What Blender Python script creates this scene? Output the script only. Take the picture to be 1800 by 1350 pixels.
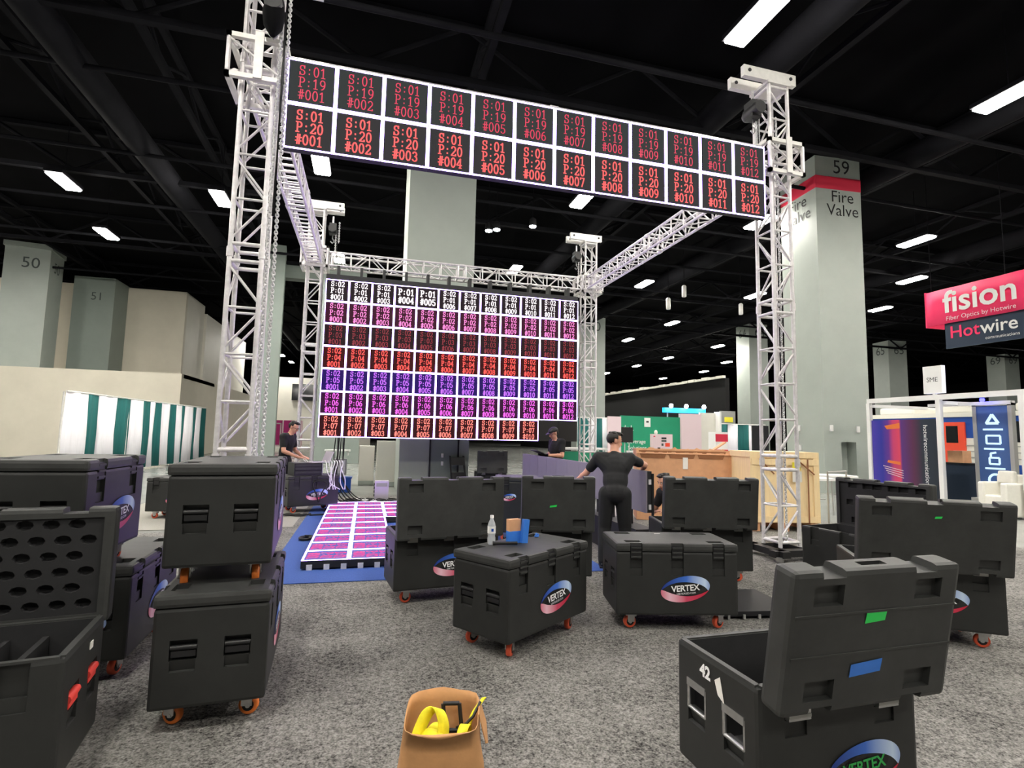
import bpy, bmesh, math, random
from mathutils import Vector, Matrix, Euler
random.seed(7)
for o in list(bpy.data.objects):
    bpy.data.objects.remove(o, do_unlink=True)
SC = bpy.context.scene
COL = SC.collection
PI = math.pi
R = math.radians

# ------------------------------------------------------------------ camera
YAW, PITCH, ROLL, FPX, CAMZ = -0.264, 0.094, 0.021, 940.0, 1.52
cyw, syw = math.cos(YAW), math.sin(YAW)
_r = Vector((cyw, syw, 0)); _f = Vector((-syw, cyw, 0)); _u = Vector((0, 0, 1))
_f2 = _f * math.cos(PITCH) + _u * math.sin(PITCH)
_u2 = -_f * math.sin(PITCH) + _u * math.cos(PITCH)
_r3 = _r * math.cos(ROLL) + _u2 * math.sin(ROLL)
_u3 = -_r * math.sin(ROLL) + _u2 * math.cos(ROLL)
cam_data = bpy.data.cameras.new('camera')
cam_data.sensor_width = 36.0
cam_data.lens = FPX / 1800.0 * 36.0
cam_data.clip_start = 0.05
cam_data.clip_end = 400
cam = bpy.data.objects.new('camera', cam_data)
cam.matrix_world = Matrix(((_r3.x, _u3.x, -_f2.x, 0), (_r3.y, _u3.y, -_f2.y, 0), (_r3.z, _u3.z, -_f2.z, CAMZ), (0, 0, 0, 1)))
COL.objects.link(cam)
SC.camera = cam

# ------------------------------------------------------------------ world, exposure
w = bpy.data.worlds.new('hall_air')
SC.world = w
w.use_nodes = True
w.node_tree.nodes['Background'].inputs['Color'].default_value = (0.9, 0.95, 1.0, 1)
w.node_tree.nodes['Background'].inputs['Strength'].default_value = 0.012
SC.view_settings.view_transform = 'Standard'
SC.view_settings.look = 'None'
SC.view_settings.gamma = 1.0
SC.view_settings.use_curve_mapping = False
SC.view_settings.exposure = 0.75
LAMP = 140.0          # radiance of the high-bay lenses
LED = 1.0             # overall level of the video walls

# ------------------------------------------------------------------ materials
def lin(c):
    return tuple(((v / 255.0) / 12.92 if v / 255.0 <= 0.04045 else ((v / 255.0 + 0.055) / 1.055) ** 2.4) for v in c)
M = {}
def mat(name, rgb, rough=0.6, metal=0.0, var=0.0, scale=8.0, bump=0.0, emit=0.0, spec=0.5, trans=0.0, stretch=(1, 1, 1), detail=4.0):
    m = bpy.data.materials.new(name)
    m.use_nodes = True
    nt = m.node_tree
    b = nt.nodes['Principled BSDF']
    c = lin(rgb)
    b.inputs['Base Color'].default_value = (*c, 1)
    b.inputs['Roughness'].default_value = rough
    b.inputs['Metallic'].default_value = metal
    b.inputs['Specular IOR Level'].default_value = spec
    b.inputs['Transmission Weight'].default_value = trans
    if emit > 0:
        b.inputs['Emission Color'].default_value = (*c, 1)
        b.inputs['Emission Strength'].default_value = emit
        b.inputs['Base Color'].default_value = (0.01, 0.01, 0.01, 1)
    if var > 0 or bump > 0:
        tc = nt.nodes.new('ShaderNodeTexCoord')
        mp = nt.nodes.new('ShaderNodeMapping')
        mp.inputs['Scale'].default_value = stretch
        nz = nt.nodes.new('ShaderNodeTexNoise')
        nz.inputs['Scale'].default_value = scale
        nz.inputs['Detail'].default_value = detail
        nz.inputs['Roughness'].default_value = 0.65
        nt.links.new(tc.outputs['Object'], mp.inputs['Vector'])
        nt.links.new(mp.outputs['Vector'], nz.inputs['Vector'])
        if var > 0:
            rp = nt.nodes.new('ShaderNodeValToRGB')
            rp.color_ramp.elements[0].position = 0.3
            rp.color_ramp.elements[1].position = 0.7
            rp.color_ramp.elements[0].color = (*[v * (1 - var) for v in c], 1)
            rp.color_ramp.elements[1].color = (*[min(1, v * (1 + var)) for v in c], 1)
            nt.links.new(nz.outputs['Fac'], rp.inputs['Fac'])
            nt.links.new(rp.outputs['Color'], b.inputs['Base Color'])
        if bump > 0:
            bp = nt.nodes.new('ShaderNodeBump')
            bp.inputs['Strength'].default_value = bump
            bp.inputs['Distance'].default_value = 0.01
            nt.links.new(nz.outputs['Fac'], bp.inputs['Height'])
            nt.links.new(bp.outputs['Normal'], b.inputs['Normal'])
    M[name] = m
    return m

mat('concrete', (150, 152, 148), rough=0.22, var=0.12, scale=1.2)
mat('carpet_blue', (52, 82, 150), rough=0.95, var=0.15, scale=60, bump=0.3)
mat('carpet_pale', (150, 148, 140), rough=0.95, var=0.12, scale=50, bump=0.3)
mat('ceiling', (10, 10, 12), rough=0.95, var=0.3, scale=0.6, spec=0.03)
mat('steel_dark', (23, 23, 26), rough=0.85, var=0.2, scale=2, spec=0.04)
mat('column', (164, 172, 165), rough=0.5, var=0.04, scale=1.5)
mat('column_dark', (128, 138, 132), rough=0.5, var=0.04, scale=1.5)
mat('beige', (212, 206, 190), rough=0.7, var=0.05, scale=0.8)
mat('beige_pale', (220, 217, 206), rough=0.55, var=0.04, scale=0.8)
mat('white', (232, 232, 230), rough=0.5, var=0.02, scale=3)
mat('offwhite', (222, 220, 210), rough=0.5, var=0.03, scale=3)
mat('alu', (222, 219, 220), rough=0.4, metal=0.25, var=0.14, scale=14)
mat('alu_white', (228, 226, 222), rough=0.45, metal=0.2, var=0.08, scale=10)
mat('chain', (215, 215, 215), rough=0.35, metal=0.3)
mat('case', (37, 38, 37), rough=0.52, var=0.16, scale=7, bump=0.06, spec=0.45)
mat('case_lid', (50, 51, 50), rough=0.55, var=0.22, scale=6, bump=0.06, spec=0.45)
mat('case_inside', (28, 28, 30), rough=0.8, var=0.2, scale=12)
mat('black', (22, 22, 24), rough=0.5, var=0.1, scale=10)
mat('black_matte', (12, 12, 14), rough=0.9, spec=0.1)
mat('rubber', (18, 18, 18), rough=0.7)
mat('steel', (190, 190, 190), rough=0.28, metal=0.9, var=0.1, scale=30)
mat('grey_plate', (172, 172, 168), rough=0.4, metal=0.3)
mat('tyre', (226, 92, 60), rough=0.45)
mat('tyre_orange', (224, 120, 50), rough=0.4)
mat('red_paint', (206, 42, 70), rough=0.5)
mat('red_handle', (232, 70, 62), rough=0.5)
mat('drape_white', (236, 234, 240), rough=0.85, var=0.05, scale=5, stretch=(3, 3, 0.2))
mat('drape_green', (14, 92, 90), rough=0.85, var=0.15, scale=5, stretch=(3, 3, 0.2))
mat('booth_green', (24, 142, 104), rough=0.55, var=0.06, scale=2)
mat('booth_pink', (222, 200, 206), rough=0.6)
mat('magenta', (176, 14, 112), rough=0.6, var=0.1, scale=3)
mat('cardboard', (212, 160, 120), rough=0.85, var=0.1, scale=5)
mat('cardboard_dark', (150, 100, 66), rough=0.85, var=0.1, scale=5)
mat('plywood', (250, 222, 172), rough=0.7, var=0.07, scale=4, stretch=(6, 6, 0.5))
mat('kraft', (190, 140, 92), rough=0.8, var=0.12, scale=9, bump=0.25)
mat('kraft_dark', (150, 106, 66), rough=0.85, var=0.12, scale=9)
mat('strap_yellow', (238, 226, 40), rough=0.7, var=0.12, scale=30)
mat('tape_green', (40, 214, 90), rough=0.5)
mat('tape_blue', (52, 120, 214), rough=0.55, var=0.06, scale=20)
mat('tape_white', (235, 232, 226), rough=0.6)
mat('tape_yellow', (238, 226, 60), rough=0.6)
mat('ink', (24, 24, 26), rough=0.7)
mat('ink_grey', (70, 78, 76), rough=0.7)
mat('logo_white', (240, 240, 240), rough=0.5)
mat('logo_green', (50, 170, 80), rough=0.5)
mat('logo_black', (10, 10, 11), rough=0.5)
mat('skin', (214, 158, 132), rough=0.55, var=0.06, scale=12)
mat('hair', (26, 20, 18), rough=0.6, var=0.2, scale=60)
mat('shirt', (24, 24, 27), rough=0.85, var=0.15, scale=14)
mat('trousers', (20, 20, 23), rough=0.9, var=0.15, scale=14)
mat('eye_white', (225, 220, 215), rough=0.3)
mat('lip', (170, 100, 90), rough=0.5)
mat('laptop', (214, 206, 220), rough=0.35, metal=0.5)
mat('glass_lens', (10, 10, 10), rough=0.1)
mat('rail_red', (238, 78, 50), rough=0.45)
mat('rail_blue', (26, 74, 160), rough=0.35)
mat('rail_white', (232, 230, 220), rough=0.5)
mat('sofa', (232, 230, 220), rough=0.8, var=0.03, scale=20)
mat('sign_navy', (34, 50, 70), rough=0.6)
mat('banner_pink', (246, 58, 108), rough=0.75, var=0.04, scale=2)
mat('led_back', (24, 24, 27), rough=0.6)
mat('led_grey', (128, 122, 134), rough=0.5, var=0.05, scale=2)
mat('lens', (255, 250, 240), emit=LAMP)
mat('spot_lens', (235, 245, 255), emit=60)
mat('sign_cyan', (20, 150, 230), emit=2.2)
mat('sign_glow', (236, 236, 255), emit=0.9)
mat('blue_lamp', (40, 40, 255), emit=12)
mat('icon_white', (190, 225, 250), emit=0.9)
mat('sign_blue', (60, 92, 150), rough=0.4)
mat('frame_led', (186, 158, 255), emit=7.0 * LED)
mat('frame_led_floor', (190, 158, 255), emit=7.0 * LED)
mat('glass_black', (12, 14, 20), rough=0.1)
mat('drape_black', (8, 8, 9), rough=0.95)
mat('clear', (240, 244, 248), rough=0.12, trans=0.55)

def carpet_mat():
    m = bpy.data.materials.new('carpet_grey'); m.use_nodes = True
    nt = m.node_tree; b = nt.nodes['Principled BSDF']; b.inputs['Roughness'].default_value = 1.0
    b.inputs['Specular IOR Level'].default_value = 0.1
    tc = nt.nodes.new('ShaderNodeTexCoord')
    a = nt.nodes.new('ShaderNodeTexNoise'); a.inputs['Scale'].default_value = 95; a.inputs['Detail'].default_value = 3
    c = nt.nodes.new('ShaderNodeTexNoise'); c.inputs['Scale'].default_value = 30; c.inputs['Detail'].default_value = 6; c.inputs['Roughness'].default_value = 0.75
    d = nt.nodes.new('ShaderNodeTexNoise'); d.inputs['Scale'].default_value = 2.2; d.inputs['Detail'].default_value = 4
    for n in (a, c, d): nt.links.new(tc.outputs['Object'], n.inputs['Vector'])
    m1 = nt.nodes.new('ShaderNodeMath'); m1.operation = 'ADD'
    nt.links.new(a.outputs['Fac'], m1.inputs[0]); nt.links.new(c.outputs['Fac'], m1.inputs[1])
    m2 = nt.nodes.new('ShaderNodeMath'); m2.operation = 'MULTIPLY_ADD'; m2.inputs[1].default_value = 0.45
    nt.links.new(d.outputs['Fac'], m2.inputs[0]); nt.links.new(m1.outputs[0], m2.inputs[2])
    mr = nt.nodes.new('ShaderNodeMapRange'); mr.inputs['From Min'].default_value = 0.95; mr.inputs['From Max'].default_value = 1.52
    nt.links.new(m2.outputs[0], mr.inputs['Value'])
    rp = nt.nodes.new('ShaderNodeValToRGB')
    rp.color_ramp.elements[0].color = (*lin((48, 47, 46)), 1); rp.color_ramp.elements[1].color = (*lin((160, 158, 153)), 1)
    nt.links.new(mr.outputs['Result'], rp.inputs['Fac']); nt.links.new(rp.outputs['Color'], b.inputs['Base Color'])
    bp = nt.nodes.new('ShaderNodeBump'); bp.inputs['Strength'].default_value = 0.5; bp.inputs['Distance'].default_value = 0.01
    nt.links.new(m1.outputs[0], bp.inputs['Height']); nt.links.new(bp.outputs['Normal'], b.inputs['Normal'])
    M['carpet_grey'] = m
carpet_mat()

def gradient_mat(name, stops, axis='X', lo=-0.5, hi=0.5, rough=0.5, emit=0.0):
    m = bpy.data.materials.new(name); m.use_nodes = True
    nt = m.node_tree; b = nt.nodes['Principled BSDF']; b.inputs['Roughness'].default_value = rough
    tc = nt.nodes.new('ShaderNodeTexCoord'); sx = nt.nodes.new('ShaderNodeSeparateXYZ')
    nt.links.new(tc.outputs['Object'], sx.inputs[0])
    mr = nt.nodes.new('ShaderNodeMapRange'); mr.inputs['From Min'].default_value = lo; mr.inputs['From Max'].default_value = hi
    nt.links.new(sx.outputs[axis], mr.inputs['Value'])
    rp = nt.nodes.new('ShaderNodeValToRGB')
    els = rp.color_ramp.elements
    for i, (p, c) in enumerate(stops):
        e = els[i] if i < 2 else els.new(p)
        e.position = p; e.color = (*lin(c), 1)
    nt.links.new(mr.outputs['Result'], rp.inputs['Fac']); nt.links.new(rp.outputs['Color'], b.inputs['Base Color'])
    if emit:
        nt.links.new(rp.outputs['Color'], b.inputs['Emission Color']); b.inputs['Emission Strength'].default_value = emit
    M[name] = m
gradient_mat('swoosh_blue', [(0.0, (20, 40, 120)), (0.5, (60, 110, 205)), (0.85, (200, 220, 245)), (1.0, (70, 110, 190))], 'X', -0.2, 0.22)
gradient_mat('swoosh_red', [(0.0, (200, 40, 80)), (0.25, (235, 190, 205)), (0.6, (205, 70, 100)), (1.0, (190, 30, 60))], 'X', -0.22, 0.16)
gradient_mat('poster', [(0.0, (74, 60, 170)), (0.16, (40, 44, 150)), (0.27, (96, 46, 140)), (0.34, (196, 60, 110)), (0.43, (214, 66, 96)), (0.46, (84, 44, 120)), (0.62, (88, 36, 72)), (0.75, (34, 44, 58)), (1.0, (30, 40, 52))], 'X', -0.91, 0.91, 0.35, 0.0)

# ------------------------------------------------------------------ mesh helpers
class MB:
    def __init__(s):
        s.v = []; s.f = []; s.m = []; s.s = []; s.mats = []
    def mi(s, name):
        if name not in s.mats: s.mats.append(name)
        return s.mats.index(name)
    def poly(s, pts, m='white', smooth=False):
        n = len(s.v); s.v += [tuple(p) for p in pts]
        s.f.append(tuple(range(n, n + len(pts)))); s.m.append(s.mi(m)); s.s.append(smooth)
        return s
    def mesh(s, vs, fs, m='white', smooth=False):
        n = len(s.v); s.v += [tuple(p) for p in vs]; k = s.mi(m)
        for f in fs:
            s.f.append(tuple(i + n for i in f)); s.m.append(k); s.s.append(smooth)
        return s
    def box(s, c, d, m='white', rot=None):
        x, y, z = d[0] / 2, d[1] / 2, d[2] / 2
        vs = [Vector((a * x, b * y, e * z)) for e in (-1, 1) for b in (-1, 1) for a in (-1, 1)]
        if rot is not None: vs = [rot @ v for v in vs]
        vs = [v + Vector(c) for v in vs]
        s.mesh(vs, [(0, 2, 3, 1), (4, 5, 7, 6), (0, 1, 5, 4), (2, 6, 7, 3), (0, 4, 6, 2), (1, 3, 7, 5)], m)
        return s
    def bb(s, x0, x1, y0, y1, z0, z1, m='white'):
        return s.box(((x0 + x1) / 2, (y0 + y1) / 2, (z0 + z1) / 2), (abs(x1 - x0), abs(y1 - y0), abs(z1 - z0)), m)
    def tube(s, p0, p1, r, m='white', n=8, r1=None, caps=True):
        p0 = Vector(p0); p1 = Vector(p1); d = p1 - p0
        q = d.to_track_quat('Z', 'Y').to_matrix()
        r1 = r if r1 is None else r1
        vs = []
        for p, rr in ((p0, r), (p1, r1)):
            for i in range(n):
                a = 2 * PI * i / n
                vs.append(p + q @ Vector((rr * math.cos(a), rr * math.sin(a), 0)))
        s.mesh(vs, [(i, (i + 1) % n, n + (i + 1) % n, n + i) for i in range(n)], m, n > 6)
        if caps:
            s.mesh(vs, [tuple(range(n - 1, -1, -1)), tuple(range(n, 2 * n))], m)
        return s
    def path(s, pts, r, m='white', n=6):
        pts = [Vector(p) for p in pts]; vs = []; N = len(pts)
        for i, p in enumerate(pts):
            d = (pts[min(i + 1, N - 1)] - pts[max(i - 1, 0)])
            q = d.to_track_quat('Z', 'Y').to_matrix()
            for k in range(n):
                a = 2 * PI * k / n
                vs.append(p + q @ Vector((r * math.cos(a), r * math.sin(a), 0)))
        fs = [(i * n + k, i * n + (k + 1) % n, (i + 1) * n + (k + 1) % n, (i + 1) * n + k) for i in range(N - 1) for k in range(n)]
        fs += [tuple(range(n - 1, -1, -1)), tuple((N - 1) * n + k for k in range(n))]
        s.mesh(vs, fs, m, True); return s
    def lathe(s, prof, m='white', n=16, c=(0, 0, 0), axis='Z', smooth=True):
        vs = []
        for (r, z) in prof:
            for k in range(n):
                a = 2 * PI * k / n
                p = Vector((r * math.cos(a), r * math.sin(a), z))
                if axis == 'X': p = Vector((p.z, p.x, p.y))
                if axis == 'Y': p = Vector((p.x, p.z, p.y))
                vs.append(p + Vector(c))
        N = len(prof)
        fs = [(i * n + k, i * n + (k + 1) % n, (i + 1) * n + (k + 1) % n, (i + 1) * n + k) for i in range(N - 1) for k in range(n)]
        s.mesh(vs, fs, m, smooth)
        s.mesh(vs, [tuple(range(n - 1, -1, -1)), tuple((N - 1) * n + k for k in range(n))], m)
        return s
    def ell(s, c, rad, m='white', rot=None, nu=14, nv=9):
        vs = []; c = Vector(c)
        for j in range(nv + 1):
            t = PI * j / nv
            for i in range(nu):
                a = 2 * PI * i / nu
                p = Vector((rad[0] * math.sin(t) * math.cos(a), rad[1] * math.sin(t) * math.sin(a), rad[2] * math.cos(t)))
                vs.append(c + (rot @ p if rot is not None else p))
        fs = [(j * nu + i, (j + 1) * nu + i, (j + 1) * nu + (i + 1) % nu, j * nu + (i + 1) % nu) for j in range(nv) for i in range(nu)]
        s.mesh(vs, fs, m, True); return s
    def caps(s, p0, p1, r0, r1, m='white', n=12):
        """tapered capsule, closed"""
        p0 = Vector(p0); p1 = Vector(p1); d = p1 - p0; L = d.length
        q = d.to_track_quat('Z', 'Y').to_matrix()
        prof = []
        for k in range(5):
            a = -PI / 2 + PI / 2 * k / 4; prof.append((max(1e-4, r0 * math.cos(a)), r0 * math.sin(a)))
        for k in range(5):
            a = PI / 2 * k / 4; prof.append((max(1e-4, r1 * math.cos(a)), L + r1 * math.sin(a)))
        vs = []
        for (r, z) in prof:
            for k in range(n):
                a = 2 * PI * k / n
                vs.append(p0 + q @ Vector((r * math.cos(a), r * math.sin(a), z)))
        N = len(prof)
        fs = [(i * n + k, i * n + (k + 1) % n, (i + 1) * n + (k + 1) % n, (i + 1) * n + k) for i in range(N - 1) for k in range(n)]
        fs += [tuple(range(n - 1, -1, -1)), tuple((N - 1) * n + k for k in range(n))]
        s.mesh(vs, fs, m, True); return s
    def data(s, name):
        me = bpy.data.meshes.new(name)
        me.from_pydata(s.v, [], s.f)
        for n in s.mats: me.materials.append(M[n])
        me.polygons.foreach_set('material_index', s.m)
        me.polygons.foreach_set('use_smooth', s.s)
        me.update()
        return me
    def build(s, name, parent=None, loc=(0, 0, 0), rot=(0, 0, 0)):
        return link(name, s.data(name), parent, loc, rot)

def link(name, data, parent=None, loc=(0, 0, 0), rot=(0, 0, 0)):
    o = bpy.data.objects.new(name, data)
    COL.objects.link(o)
    o.parent = parent
    o.location = loc
    if isinstance(rot, Matrix): o.rotation_euler = rot.to_euler()
    else: o.rotation_euler = rot
    return o
def tag(o, label, cat, group=None):
    o['label'] = label; o['category'] = cat
    if group: o['group'] = group
    return o
def thing(name, label, cat, loc=(0, 0, 0), rotz=0.0, group=None, rot=None):
    o = link(name, None, None, loc, rot if rot is not None else (0, 0, rotz))
    o.empty_display_size = 0.1
    return tag(o, label, cat, group)
def struct(o, label=None):
    o['kind'] = 'structure'
    if label: o['label'] = label
    return o
def stuff(o):
    o['kind'] = 'stuff'; return o

def bevelled(dims, c, bev, m, seg=2):
    bm = bmesh.new()
    bmesh.ops.create_cube(bm, size=1.0)
    for v in bm.verts: v.co = Vector((v.co.x * dims[0] + c[0], v.co.y * dims[1] + c[1], v.co.z * dims[2] + c[2]))
    bmesh.ops.bevel(bm, geom=list(bm.edges), offset=bev, segments=seg, affect='EDGES', profile=0.6)
    me = bpy.data.meshes.new('b'); bm.to_mesh(me); bm.free()
    me.materials.append(M[m]); return me
def cut(base_me, cutter_mb, name):
    """boolean difference, evaluated once and shared"""
    a = bpy.data.objects.new('tmp_a', base_me); COL.objects.link(a)
    b = bpy.data.objects.new('tmp_b', cutter_mb.data('tmp_c')); COL.objects.link(b)
    md = a.modifiers.new('b', 'BOOLEAN'); md.operation = 'DIFFERENCE'; md.object = b; md.solver = 'EXACT'; md.use_self = True
    dg = bpy.context.evaluated_depsgraph_get()
    me = bpy.data.meshes.new_from_object(a.evaluated_get(dg))
    me.name = name
    bpy.data.objects.remove(a); bpy.data.objects.remove(b)
    return me
def text_mesh(body, size, m, _depth=0.0, align='CENTER', shear=0.0, bold=0.0, spacing=1.0):
    cu = bpy.data.curves.new('t', 'FONT')
    cu.body = body; cu.size = size; cu.extrude = 0.0; cu.align_x = align; cu.align_y = 'CENTER'
    cu.shear = shear; cu.offset = bold; cu.resolution_u = 3; cu.space_character = spacing
    to = bpy.data.objects.new('tmp_t', cu); COL.objects.link(to)
    dg = bpy.context.evaluated_depsgraph_get()
    me = bpy.data.meshes.new_from_object(to.evaluated_get(dg))
    bpy.data.objects.remove(to); bpy.data.curves.remove(cu)
    me.materials.clear(); me.materials.append(M[m]); me.name = 'lettering'
    return me
FRONT = (R(90), 0, 0)            # text plane facing -y
LEFTF = (R(90), 0, R(-90))       # text plane facing -x
RIGHTF = (R(90), 0, R(90))       # facing +x

def split_letters(me):
    """one mesh per printed character (an i keeps its dot)"""
    n = len(me.vertices); par = list(range(n))
    def find(a):
        while par[a] != a:
            par[a] = par[par[a]]; a = par[a]
        return a
    for pl in me.polygons:
        v0 = pl.vertices[0]
        for v in pl.vertices[1:]: par[find(v)] = find(v0)
    isl = {}
    for pl in me.polygons: isl.setdefault(find(pl.vertices[0]), []).append(pl)
    items = []
    for fs in isl.values():
        xs = [me.vertices[v].co.x for f in fs for v in f.vertices]; items.append([min(xs), max(xs), fs])
    items.sort(key=lambda q: q[0]); out = []
    for it in items:
        if out and it[0] < out[-1][1] - 0.35 * min(it[1] - it[0], out[-1][1] - out[-1][0]):
            out[-1][1] = max(out[-1][1], it[1]); out[-1][2] = out[-1][2] + it[2]
        else: out.append(it)
    res = []
    for a, b, fs in out:
        mp = {}; vs = []; ff = []
        for f in fs:
            q = []
            for v in f.vertices:
                if v not in mp: mp[v] = len(vs); vs.append(tuple(me.vertices[v].co))
                q.append(mp[v])
            ff.append(q)
        m2 = bpy.data.meshes.new('letter'); m2.from_pydata(vs, [], ff); m2.materials.append(me.materials[0]); res.append(m2)
    return res
def put_text(parent, me, loc, rot):
    for m2 in (me if isinstance(me, list) else split_letters(me)): link('letter', m2, parent, loc, rot)

# ================================================================== SETTING
MB().bb(-60, 90, -12, 90, -0.3, -0.012, 'concrete').build('floor')
struct(bpy.data.objects['floor'], 'polished grey concrete hall floor')
cg = MB(); cg.poly([(-7, -6, -0.006), (9.6, -6, -0.006), (9.6, 5.6, -0.006), (8.2, 9.4, -0.006), (4.6, 9.4, -0.006), (4.6, 13.4, -0.006), (-2.3, 13.4, -0.006), (-2.3, 9.0, -0.006), (-7, 9.0, -0.006)], 'carpet_grey')
tag(cg.build('carpet'), 'speckled grey carpet covering the booth floor', 'carpet')
cp = MB(); cp.bb(-4.2, -1.05, 9.2, 12.4, -0.008, 0.0, 'carpet_pale')
tag(cp.build('carpet'), 'pale beige carpet strip left of the blue carpet', 'carpet')
cb = MB()
cb.poly([(-0.95, 5.85, 0.002), (2.75, 5.75, 0.002), (2.75, 11.6, 0.002), (-0.95, 11.6, 0.002)], 'carpet_blue')
cb.poly([(-0.95, 5.85, -0.004), (-0.95, 5.85, 0.002), (2.75, 5.75, 0.002), (2.75, 5.75, -0.004)][::-1], 'carpet_blue')
tag(cb.build('carpet'), 'blue carpet under the lit floor panels', 'carpet')

# ceiling with girders and joists
ce = MB(); ce.bb(-60, 90, -12, 90, 10.9, 11.0, 'ceiling')
ceil = struct(ce.build('ceiling'), 'black painted steel roof of the hall')
def girder_mesh(L, depth, bay, rc):
    m = MB()
    m.box((0, 0, 0), (L, 0.16, 0.14), 'steel_dark'); m.box((0, 0, depth), (L, 0.16, 0.14), 'steel_dark')
    n = int(L / bay)
    for i in range(n):
        x0 = -L / 2 + i * bay
        a, b = (0, depth) if i % 2 == 0 else (depth, 0)
        m.tube((x0, 0, a), (x0 + bay, 0, b), rc, 'steel_dark', 6)
    return m.data('girder')
gx = girder_mesh(110, 1.3, 2.2, 0.06)
for i, y in enumerate((3.4, 11.4, 19.2, 27.0, 34.8, 42.6, 50.4)):
    link('girder', gx, ceil, (15, y, 9.5))
gy = girder_mesh(80, 0.8, 1.6, 0.045)
for i, x in enumerate((-21.5, -14.8, -8.2, -5.0, 2.3, 9.6, 16.1, 22.6, 29.2, 36)):
    link('joist', gy, ceil, (x, 28, 10.0), (0, 0, PI / 2))
dm = MB(); dm.tube((0, 0, 0), (0, 60, 0), 0.35, 'steel_dark', 14)
dmd = dm.data('duct')
for x, z in ((-6.6, 9.6), (8.2, 9.7), (15.0, 9.8), (24.6, 9.7)):
    link('duct', dmd, ceil, (x, -4, z))
pm = MB(); pm.tube((-40, 0, 0), (70, 0, 0), 0.06, 'steel_dark', 8)
pmd = pm.data('pipe')
for y, z in ((6.0, 9.5), (9.6, 9.3), (13.2, 9.4), (17.0, 9.3), (21.0, 9.3), (25.0, 9.3), (31, 9.3)):
    link('pipe', pmd, ceil, (0, y, z))

# columns
def column(label, c, wd, zt, rz, mname='column', marks=(), band=None, niche=False, cap=False):
    t = thing('column', label, 'column', (c[0], c[1], 0), rz)
    sh = MB(); h = wd / 2
    sh.bb(-h, h, -h, h, 0, zt, mname)
    if niche:
        me = cut(sh.data('shaft'), MB().bb(-h + 0.36 * wd, -h + 0.68 * wd, -h - 0.1, -h + 0.35, -0.1, 1.5, 'column_dark'), 'shaft')
        link('shaft', me, t)
    else:
        sh.build('shaft', t)
    if cap:
        MB().bb(-h - 0.06, h + 0.06, -h - 0.06, h + 0.06, zt, zt + 0.25, mname).build('capital', t)
    if band:
        b = MB(); b.bb(-h - 0.006, h + 0.006, -h - 0.006, h + 0.006, band[0], band[1], 'red_paint'); b.build('red_band', t)['label'] = 'red painted band'
    for (txt, z, size, faces, mn) in marks:
        me = split_letters(text_mesh(txt, size, mn, 0.002))
        for fc in faces:
            if fc == 'f': put_text(t, me, (0.08 * wd, -h - 0.008, z), FRONT)
            if fc == 'l': put_text(t, me, (-h - 0.008, 0, z), LEFTF)
            if fc == 'r': put_text(t, me, (h + 0.008, 0, z), RIGHTF)
    return t
c59 = column('tall grey column marked 59 Fire Valve with a red band', (13.76, 13.46), 1.58, 10.25, R(-4.7), marks=(('59', 9.93, 0.62, 'fl', 'ink'), ('Fire', 8.98, 0.52, 'fl', 'ink'), ('Valve', 8.55, 0.52, 'fl', 'ink')), band=(9.22, 9.62), niche=True)
for (x, z) in ((-0.55, 1.9), (0.35, 1.88)):
    MB().bb(x - 0.05, x + 0.05, -0.83, -0.79, z - 0.09, z + 0.09, 'white').build('alarm_box', c59)
for (y, z) in ((0.2, 1.9), (0.35, 1.3), (0.18, 1.3)):
    MB().bb(-0.83, -0.79, y - 0.05, y + 0.05, z - 0.09, z + 0.09, 'white').build('outlet_plate', c59)
column('square grey column marked 64 behind the right front tower', (29.39, 35.71), 1.63, 10.54, R(-3.4), marks=(('64', 9.85, 0.95, 'fl', 'ink_grey'),))
column('square grey column marked 65 above the blue poster booth', (43.7, 35.9), 1.7, 10.2, R(-9), marks=(('65', 9.35, 1.0, 'fl', 'ink_grey'),))
column('square grey column marked 69 at the far right edge', (59.0, 37.0), 1.65, 10.1, R(-5), marks=(('69', 9.5, 1.0, 'fl', 'ink_grey'),))
column('grey column rising behind the middle of the numbered back screen', (1.71, 14.6), 1.76, 10.15, 0.0, cap=False)
cl50 = column('pale grey column with a worn 50 mark at the left edge', (-16.3, 31.4), 1.76, 10.05, R(8.6), marks=(('50', 9.3, 0.75, 'fr', 'ink_grey'),), cap=True)
for x in (-0.4, 0.4): MB().bb(x - 0.06, x + 0.06, -0.9, -0.87, 2.1, 2.25, 'white').build('outlet_plate', cl50)
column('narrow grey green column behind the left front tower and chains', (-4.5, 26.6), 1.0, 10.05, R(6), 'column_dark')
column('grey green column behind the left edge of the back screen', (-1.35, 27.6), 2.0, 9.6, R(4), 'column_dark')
column('grey column marked 60 beside the right back tower', (15.3, 35.6), 1.9, 10.0, R(-6), marks=(('60', 9.25, 0.95, 'f', 'ink_grey'),))
column('shaded grey column marked 51 set into the beige left wall', (-14.35, 33.9), 1.9, 9.45, 0.0, 'column_dark', marks=(('51', 8.4, 0.6, 'f', 'ink_grey'),))

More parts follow.
